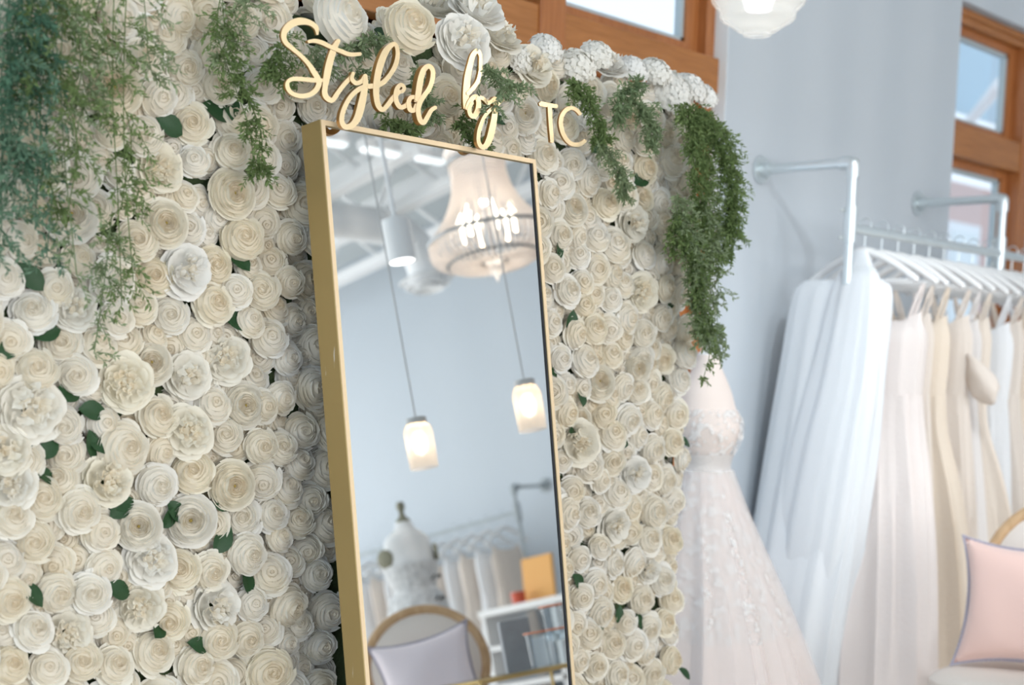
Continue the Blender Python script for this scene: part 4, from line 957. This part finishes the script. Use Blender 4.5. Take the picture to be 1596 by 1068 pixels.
# linear tubes along the ceiling
for k, (xa, ya, xb, yb) in enumerate(((500, 224, 541, 232), (566, 236, 622, 247), (650, 250, 693, 258))):
    P = vz((xa+xb)/2, (ya+yb)/2, 3.28); Q = vz(xb, yb, 3.28); hl = abs(Q[0]-P[0])*1.0
    o = thing('linear_light', 'white linear ceiling light, %s of three reflected at the mirror top' % ('left', 'middle', 'right')[k], 'ceiling light', (P[0], P[1], ZC), 'linear ceiling lights')
    b = MB(); b.box((P[0]-hl, P[1]-.03, 3.30), (P[0]+hl, P[1]+.03, 3.34)); b.build('housing', M['white_metal'], o, False)
    b = MB(); b.box((P[0]-hl+.01, P[1]-.022, 3.285), (P[0]+hl-.01, P[1]+.022, 3.299)); b.build('tube', M['tube'], o, False)
    for q in (-.7, .7): MB().tube([(P[0]+q*hl, P[1], 3.338), (P[0]+q*hl, P[1], ZC+.002)], .005, 6).build('rod', M['white_metal'], o)
# beaded chandelier
cb = vrt(776, 442, 6.6); ct = vrt(742, 248, 6.6); cx, cy = (cb[0]+ct[0])/2, (cb[1]+ct[1])/2
o = thing('beaded_chandelier', 'milky beaded chandelier glowing in the upper right of the mirror', 'chandelier', (cx, cy, ZC))
z0 = cb[2]; Hc = (ct[2]-cb[2])*1.0
zr1 = z0+.26*Hc+.06; rmax = .272
b = MB(); g = np.random.default_rng(77)
def bead(b, p, r):
    p = np.array(p); b.add([p+np.array(q)*r for q in ((1, 0, 0), (-1, 0, 0), (0, 1, 0), (0, -1, 0), (0, 0, 1.2), (0, 0, -1.2))], [(0, 2, 4), (2, 1, 4), (1, 3, 4), (3, 0, 4), (2, 0, 5), (1, 2, 5), (3, 1, 5), (0, 3, 5)])
zt_ = z0+Hc
for k in range(52):
    q = 2*PI*k/52
    for t in np.linspace(0, 1, 26):
        r = .125+(rmax-.125)*t**1.9-.02*math.sin(PI*t); bead(b, (cx+r*math.cos(q), cy+r*math.sin(q), zt_-(zt_-zr1)*t), .0095)
b.build('bead_strands', M['bead'], o)
b = MB(); zl = z0+.10
for ring, (ra, rb, za, zb_) in enumerate(((rmax, .20, zr1-.01, zr1-.10), (.20, .05, zr1-.10, zl))):
    for k in range(52-10*ring):
        q = 2*PI*k/(52-10*ring)
        for t in np.linspace(0, 1, 13):
            r = ra+(rb-ra)*t+.025*math.sin(PI*t); bead(b, (cx+r*math.cos(q), cy+r*math.sin(q), za+(zb_-za)*t-.02*math.sin(PI*t)), .0095)
b.build('bead_basket', M['bead'], o)
b = MB()
for r, z in ((.128, zt_), (rmax+.004, zr1), (.205, zr1-.10), (.055, zl)): b.tube([(cx+r*math.cos(q), cy+r*math.sin(q), z) for q in np.linspace(0, 2*PI, 48, endpoint=False)], .008, 8, closed=True)
b.build('ring_frame', M['steel_dark'], o)
b = MB(); b.lathe([(.001, z0), (.012, z0+.03), (.028, z0+.055), (.022, z0+.08), (.05, z0+.10)], (cx, cy, 0), 20); b.build('finial', M['bead'], o)
for k in range(6):
    q = 2*PI*k/6; b = MB(); b.lathe([(.001, .045), (.011, .03), (.016, .0), (.010, -.03), (.008, -.1)], (cx+.12*math.cos(q), cy+.12*math.sin(q), zr1+.10), 12); b.build('bulb', M['bulb'], o)
b = MB(); b.tube([(cx, cy, zr1), (cx, cy, ZC)], .005, 8); b.build('stem', M['white_metal'], o)
b = MB(); b.lathe([(.128, zt_), (.14, zt_+.05), (.11, zt_+.10)], (cx, cy, 0), 32); b.build('crown', M['bead'], o)

# second dress form, white with a lace top
mc = vrt(640, 880, 7.2); zn = vrt(622, 815, 7.2)[2]; dz = zn-1.338
d2 = thing('dress_form', 'white dress form with olive neck finial and arm cap reflected in the mirror', 'dress form', (mc[0], mc[1], 0))
b = MB(); torso(b, mc[:2], [(z+dz, hx*1.2, hy*1.2, ox) for z, hx, hy, ox in BODY[:7]+[(1.23, .108, .075, 0), (1.262, .098, .068, 0), (1.285, .070, .055, 0), (1.303, .046, .042, 0), (1.32, .038, .036, 0), (1.338, .034, .033, 0)]]); b.build('torso', M['form_w'], d2)
b = MB(); b.lathe([(.036, 1.335+dz), (.034, 1.35+dz), (.016, 1.365+dz), (.012, 1.39+dz), (.022, 1.41+dz), (.018, 1.435+dz), (.001, 1.44+dz)], (mc[0], mc[1], 0), 20); part(b.build('neck_finial', M['olive'], d2), 'olive neck finial')
fdir = np.array([-.67, .74]); ldir = np.array([-.74, -.67])
for sd in (1, -1):
    b = MB(); P = np.array([mc[0]+ldir[0]*.10*sd+fdir[0]*.05*(sd > 0), mc[1]+ldir[1]*.10*sd+fdir[1]*.05*(sd > 0), 1.17+dz]); dd = np.array([*(ldir*sd*.6+fdir*.8*(sd > 0)), 0.]); dd /= np.linalg.norm(dd)
    q0 = P+dd*.02; b.tube([q0, q0+dd*.012, q0+dd*.02], [.045, .045, .03], 20); part(b.build('arm_cap', M['olive'], d2), 'olive arm cap')
b = MB(); b.tube([(mc[0], mc[1], .02), (mc[0], mc[1], .85+dz)], .016, 10); b.build('pole', M['steel'], d2)
b = MB(); b.lathe([(.17, 0), (.17, .012), (.02, .05)], (mc[0], mc[1], 0), 24, capb=True); b.build('base', M['steel'], d2)
g2 = thing('lace_gown', 'white lace gown pinned on the dress form in the mirror', 'gown', (mc[0], mc[1], .05))
b = MB(); shell(b, mc[:2], [(1.13+dz, .138, .128, .01, 0, -.005), (1.05+dz, .118, .105, .02, 0, 0), (1.0+dz, .11, .10, .02, 0, 0), (.9+dz, .15, .14, .03, 0, 0), (.5, .2, .2, .08, 0, 0), (.05, .27, .27, .1, 0, 0)], 12, 8); b.build('lace_shell', mat('appliqued_lace', (.72, .74, .77), .8, bump=1., bscale=60, var=.45, vscale=38), g2)
for k, (x, y) in enumerate(((684, 898), (690, 931))):
    P = vrt(x, y, 7.1); o = MB().box((-.035, -.008, -.007), (.035, .008, .007), Matrix.Rotation(2.3, 4, 'Z')).add([(-.045, -.012, -.01), (-.03, -.012, -.01), (-.03, .012, .01), (-.045, .012, .01)], [(0, 1, 2, 3)]).build('clamp_clip', M['dark'], smooth=False)
    o.location = Vector(P); tag(o, 'black clamp clip, %s of the two on the reflected dress form' % ('upper', 'lower')[k], 'clip', 'clips on the reflected form')

# far rack on the right wall, seen in the mirror
ra_, rb_ = vx(520, 880, 7.18), vx(806, 795, 7.18); zrail = (ra_[2]+rb_[2])/2; arm = vx(815, 755, 7.18)
y0_, y1_ = ra_[1]-.6, rb_[1]
o2 = pipe_rack('wall mounted pipe rack along the far wall seen in the mirror', [((XR-.001, y1_, arm[2]), (7.18, y1_, arm[2]), zrail-.3, zrail), ((XR-.001, y0_, arm[2]), (7.18, y0_, arm[2]), zrail-.3, zrail)], [(7.18, y1_, zrail), (7.18, y0_, zrail)], mt=M['pipe_grey'], pr=.012)
k = 0; y = y1_-.14
while y > y0_+.1:
    mk_hanger((7.18, y, zrail+.015), .05*math.sin(k*2.), 'white hanger on the far wall rack in the mirror, %s from its near end' % (ORD[k] if k < 16 else str(k+1)+'th'), 'hangers on the far rack')
    hang_gown(7.16, y, zrail-.15, 'gown on the far wall rack in the mirror, %s from its near end' % (ORD[k] if k < 16 else str(k+1)+'th'), 'gowns on the far rack', GOWN[(k*3+1) % 6], 200+k*5, hyb=.16, flare=.05+.06*(k % 3), thick=.06, neck=.06, axis='y', strap=False, bot=.012)
    k += 1; y -= .15
print('far rack', y0_, y1_, zrail, k)

# counter with an amber board, seen in the mirror
ca1, ca2 = vx(872, 925, 6.4), vx(772, 950, 6.4); zc_ = (ca1[2]+ca2[2])/2
o = thing('white_counter', 'white display counter with open shelves reflected at the lower right of the mirror', 'counter', (6.55, (ca1[1]+ca2[1])/2, 0))
yA, yB = ca1[1]+.5, ca2[1]-.15
MB().box((6.4, yB, zc_-.04), (6.8, yA, zc_)).build('top', M['counter'], o, False, .003)
for nm, q in (('shelf', zc_-.22), ('shelf', zc_-.45), ('shelf', .1)): MB().box((6.42, yB+.02, q-.03), (6.8, yA-.02, q)).build(nm, M['counter'], o, False)
for y in (yB, (yA+yB)/2-.02, yA-.03): MB().box((6.42, y, 0), (6.8, y+.03, zc_-.04)).build('side_panel', M['counter'], o, False)
P = vx(832, 893, 6.58); o = MB().box((-.012, -.12, 0), (.012, .12, .26), Matrix.Rotation(.12, 4, 'Y')).build('amber_board', M['orange'], smooth=False, bevel=.004)
o.location = (6.6, P[1], zc_+.004); tag(o, 'amber coloured board standing on the white counter in the mirror', 'board')
P = vx(806, 920, 6.5); o = MB().lathe([(.001, 0), (.04, 0), (.045, .07), (.04, .07), (.036, .01)], (0, 0, 0), 20).build('red_cup', M['red']); o.location = (6.5, P[1], zc_+.001); tag(o, 'small red cup beside the amber board in the mirror', 'cup')

# brass table with glasses
A0 = vrt(748, 1060, 4.6); ztb = A0[2]; tx0, ty1 = A0[0], A0[1]; tx1, ty0 = tx0+.80, ty1-.42
o = thing('side_table', 'brass framed glass table with thin legs reflected at the mirror bottom', 'table', ((tx0+tx1)/2, (ty0+ty1)/2, 0))
b = MB()
for p, q in (((tx0, ty0), (tx1, ty0)), ((tx1, ty0), (tx1, ty1)), ((tx1, ty1), (tx0, ty1)), ((tx0, ty1), (tx0, ty0))): b.tube([(*p, ztb-.008), (*q, ztb-.008)], .0075, 8)
b.build('top_frame', M['brass'], o)
for p in ((tx0, ty0), (tx1, ty0), (tx1, ty1), (tx0, ty1)): MB().tube([(*p, 0), (*p, ztb-.01)], .0065, 8).build('leg', M['brass'], o)
MB().box((tx0+.006, ty0+.006, ztb-.008), (tx1-.006, ty1-.006, ztb)).build('glass_top', M['clear'], o, False)
MB().box((tx0, ty0, .2), (tx1, ty1, .215)).build('lower_shelf', M['counter'], o, False)
def tumbler(x, y, D, lb, z=None):
    P = vrt(x, y, D); zz = ztb if z is None else z; r = .036
    o = thing('tumbler', lb, 'glass', (P[0], P[1], zz), 'coral rimmed tumblers')
    b = MB(); b.lathe([(.001, .002), (r*.9, .002), (r, .115), (r-.003, .115), (r*.88, .008), (.001, .008)], (P[0], P[1], zz), 24); b.build('bowl', M['clear'], o)
    b = MB(); b.tube([(P[0]+r*math.cos(q), P[1]+r*math.sin(q), zz+.115) for q in np.linspace(0, 2*PI, 24, endpoint=False)], .0035, 6, closed=True); part(b.build('rim', M['rim'], o), 'coral rim'); return P
tumbler(843, 1038, 4.75, 'coral rimmed tumbler standing left of the stacked pair on the brass table')
P = tumbler(873, 1030, 4.75, 'coral rimmed tumbler, the lower one of the stacked pair on the brass table'); tumbler(873, 1030, 4.75, 'coral rimmed tumbler, the top one of the stacked pair on the brass table', ztb+.075)
P = vrt(812, 1040, 4.85); o = MB().box((-.05, -.02, 0), (.05, .02, .17), Matrix.Rotation(.6, 4, 'Z')).build('grey_box', M['grey'], smooth=False, bevel=.004); o.location = (P[0], P[1], ztb+.001); tag(o, 'grey box standing on the brass table in the mirror', 'box')
P = vrt(835, 1010, 5.0); o = MB().box((-.06, -.03, 0), (.06, .03, .10), Matrix.Rotation(.9, 4, 'Z')).build('tissue_box', M['paper'], smooth=False, bevel=.006); o.location = (P[0], P[1], ztb+.001); tag(o, 'white box behind the grey box on the brass table in the mirror', 'box')

# ------------------------------------------------------------------ light
w = bpy.data.worlds.new('sky'); sc.world = w; w.use_nodes = True
bg = w.node_tree.nodes['Background']; bg.inputs['Color'].default_value = (.86, .93, 1.0, 1); bg.inputs['Strength'].default_value = 1.25
def area(name, loc, rot, sx, sy, power, col):
    l = bpy.data.lights.new(name, 'AREA'); l.shape = 'RECTANGLE'; l.size = sx; l.size_y = sy; l.energy = power; l.color = col
    o = bpy.data.objects.new(name, l); COL.objects.link(o); o.location = loc; o.rotation_euler = rot; return o
area('front_window_daylight', (-.25, YF-.02, 1.65), (PI/2, 0, 0), 4.2, 3.0, 185, (1, .96, .91))
area('front_window_daylight', (4.7, YF-.02, 1.65), (PI/2, 0, 0), 4.2, 3.0, 120, (1, .97, .94))
area('side_window_daylight', (XL-.02, -1.1, 1.65), (PI/2, 0, -PI/2), 6.5, 3.0, 55, (.80, .91, 1))

pl = bpy.data.lights.new('chandelier_glow', 'POINT'); pl.energy = 62; pl.color = (1, .90, .80); pl.shadow_soft_size = .012
po = bpy.data.objects.new('chandelier_glow', pl); COL.objects.link(po); po.location = (cx, cy, zr1+.16)

for k, (p, q, e, an) in enumerate((((2.55, .55, 3.35), (4.75, 2.70, .80), 150, 43), ((3.3, .25, 3.35), (5.3, 2.4, .9), 95, 46))):  # unseen spots added to brighten the gowns and dress form
    d = np.array(q)-np.array(p); d /= np.linalg.norm(d); p = np.array(p)
    o = thing('added_spotlight', 'added white spotlight out of view, brightening the gowns, the one %s' % ('nearer to the flower wall', 'farther from the flower wall')[k], 'spotlight', (p[0], p[1], ZC), 'added spotlights')
    b = MB(); b.tube([p-d*.16, p-d*.02], .05, 24); b.build('housing', M['white_metal'], o)
    b = MB(); b.tube([p-d*.14, (p[0]-d[0]*.14, p[1]-d[1]*.14, ZC+.002)], .008, 8); b.build('stem', M['white_metal'], o)
    l = bpy.data.lights.new('gown_fill_beam', 'SPOT'); l.energy = e; l.color = (.90, .96, 1); l.spot_size = math.radians(an); l.spot_blend = .9; l.shadow_soft_size = .08
    lo = bpy.data.objects.new('gown_fill_beam', l); COL.objects.link(lo); lo.location = Vector(p); lo.rotation_euler = Vector(d).to_track_quat('-Z', 'Y').to_euler()

for nm, p, e in (('globe_glow', (gc[0], gc[1], gc[2]), 9), ('jar_glow', vrt(655, 693, 4.8), 7), ('jar_glow', vrt(824, 634, 4.8), 7)):
    l = bpy.data.lights.new(nm, 'POINT'); l.energy = e; l.color = (1, .95, .88); l.shadow_soft_size = .02
    lo = bpy.data.objects.new(nm, l); COL.objects.link(lo); lo.location = Vector([float(q) for q in p])
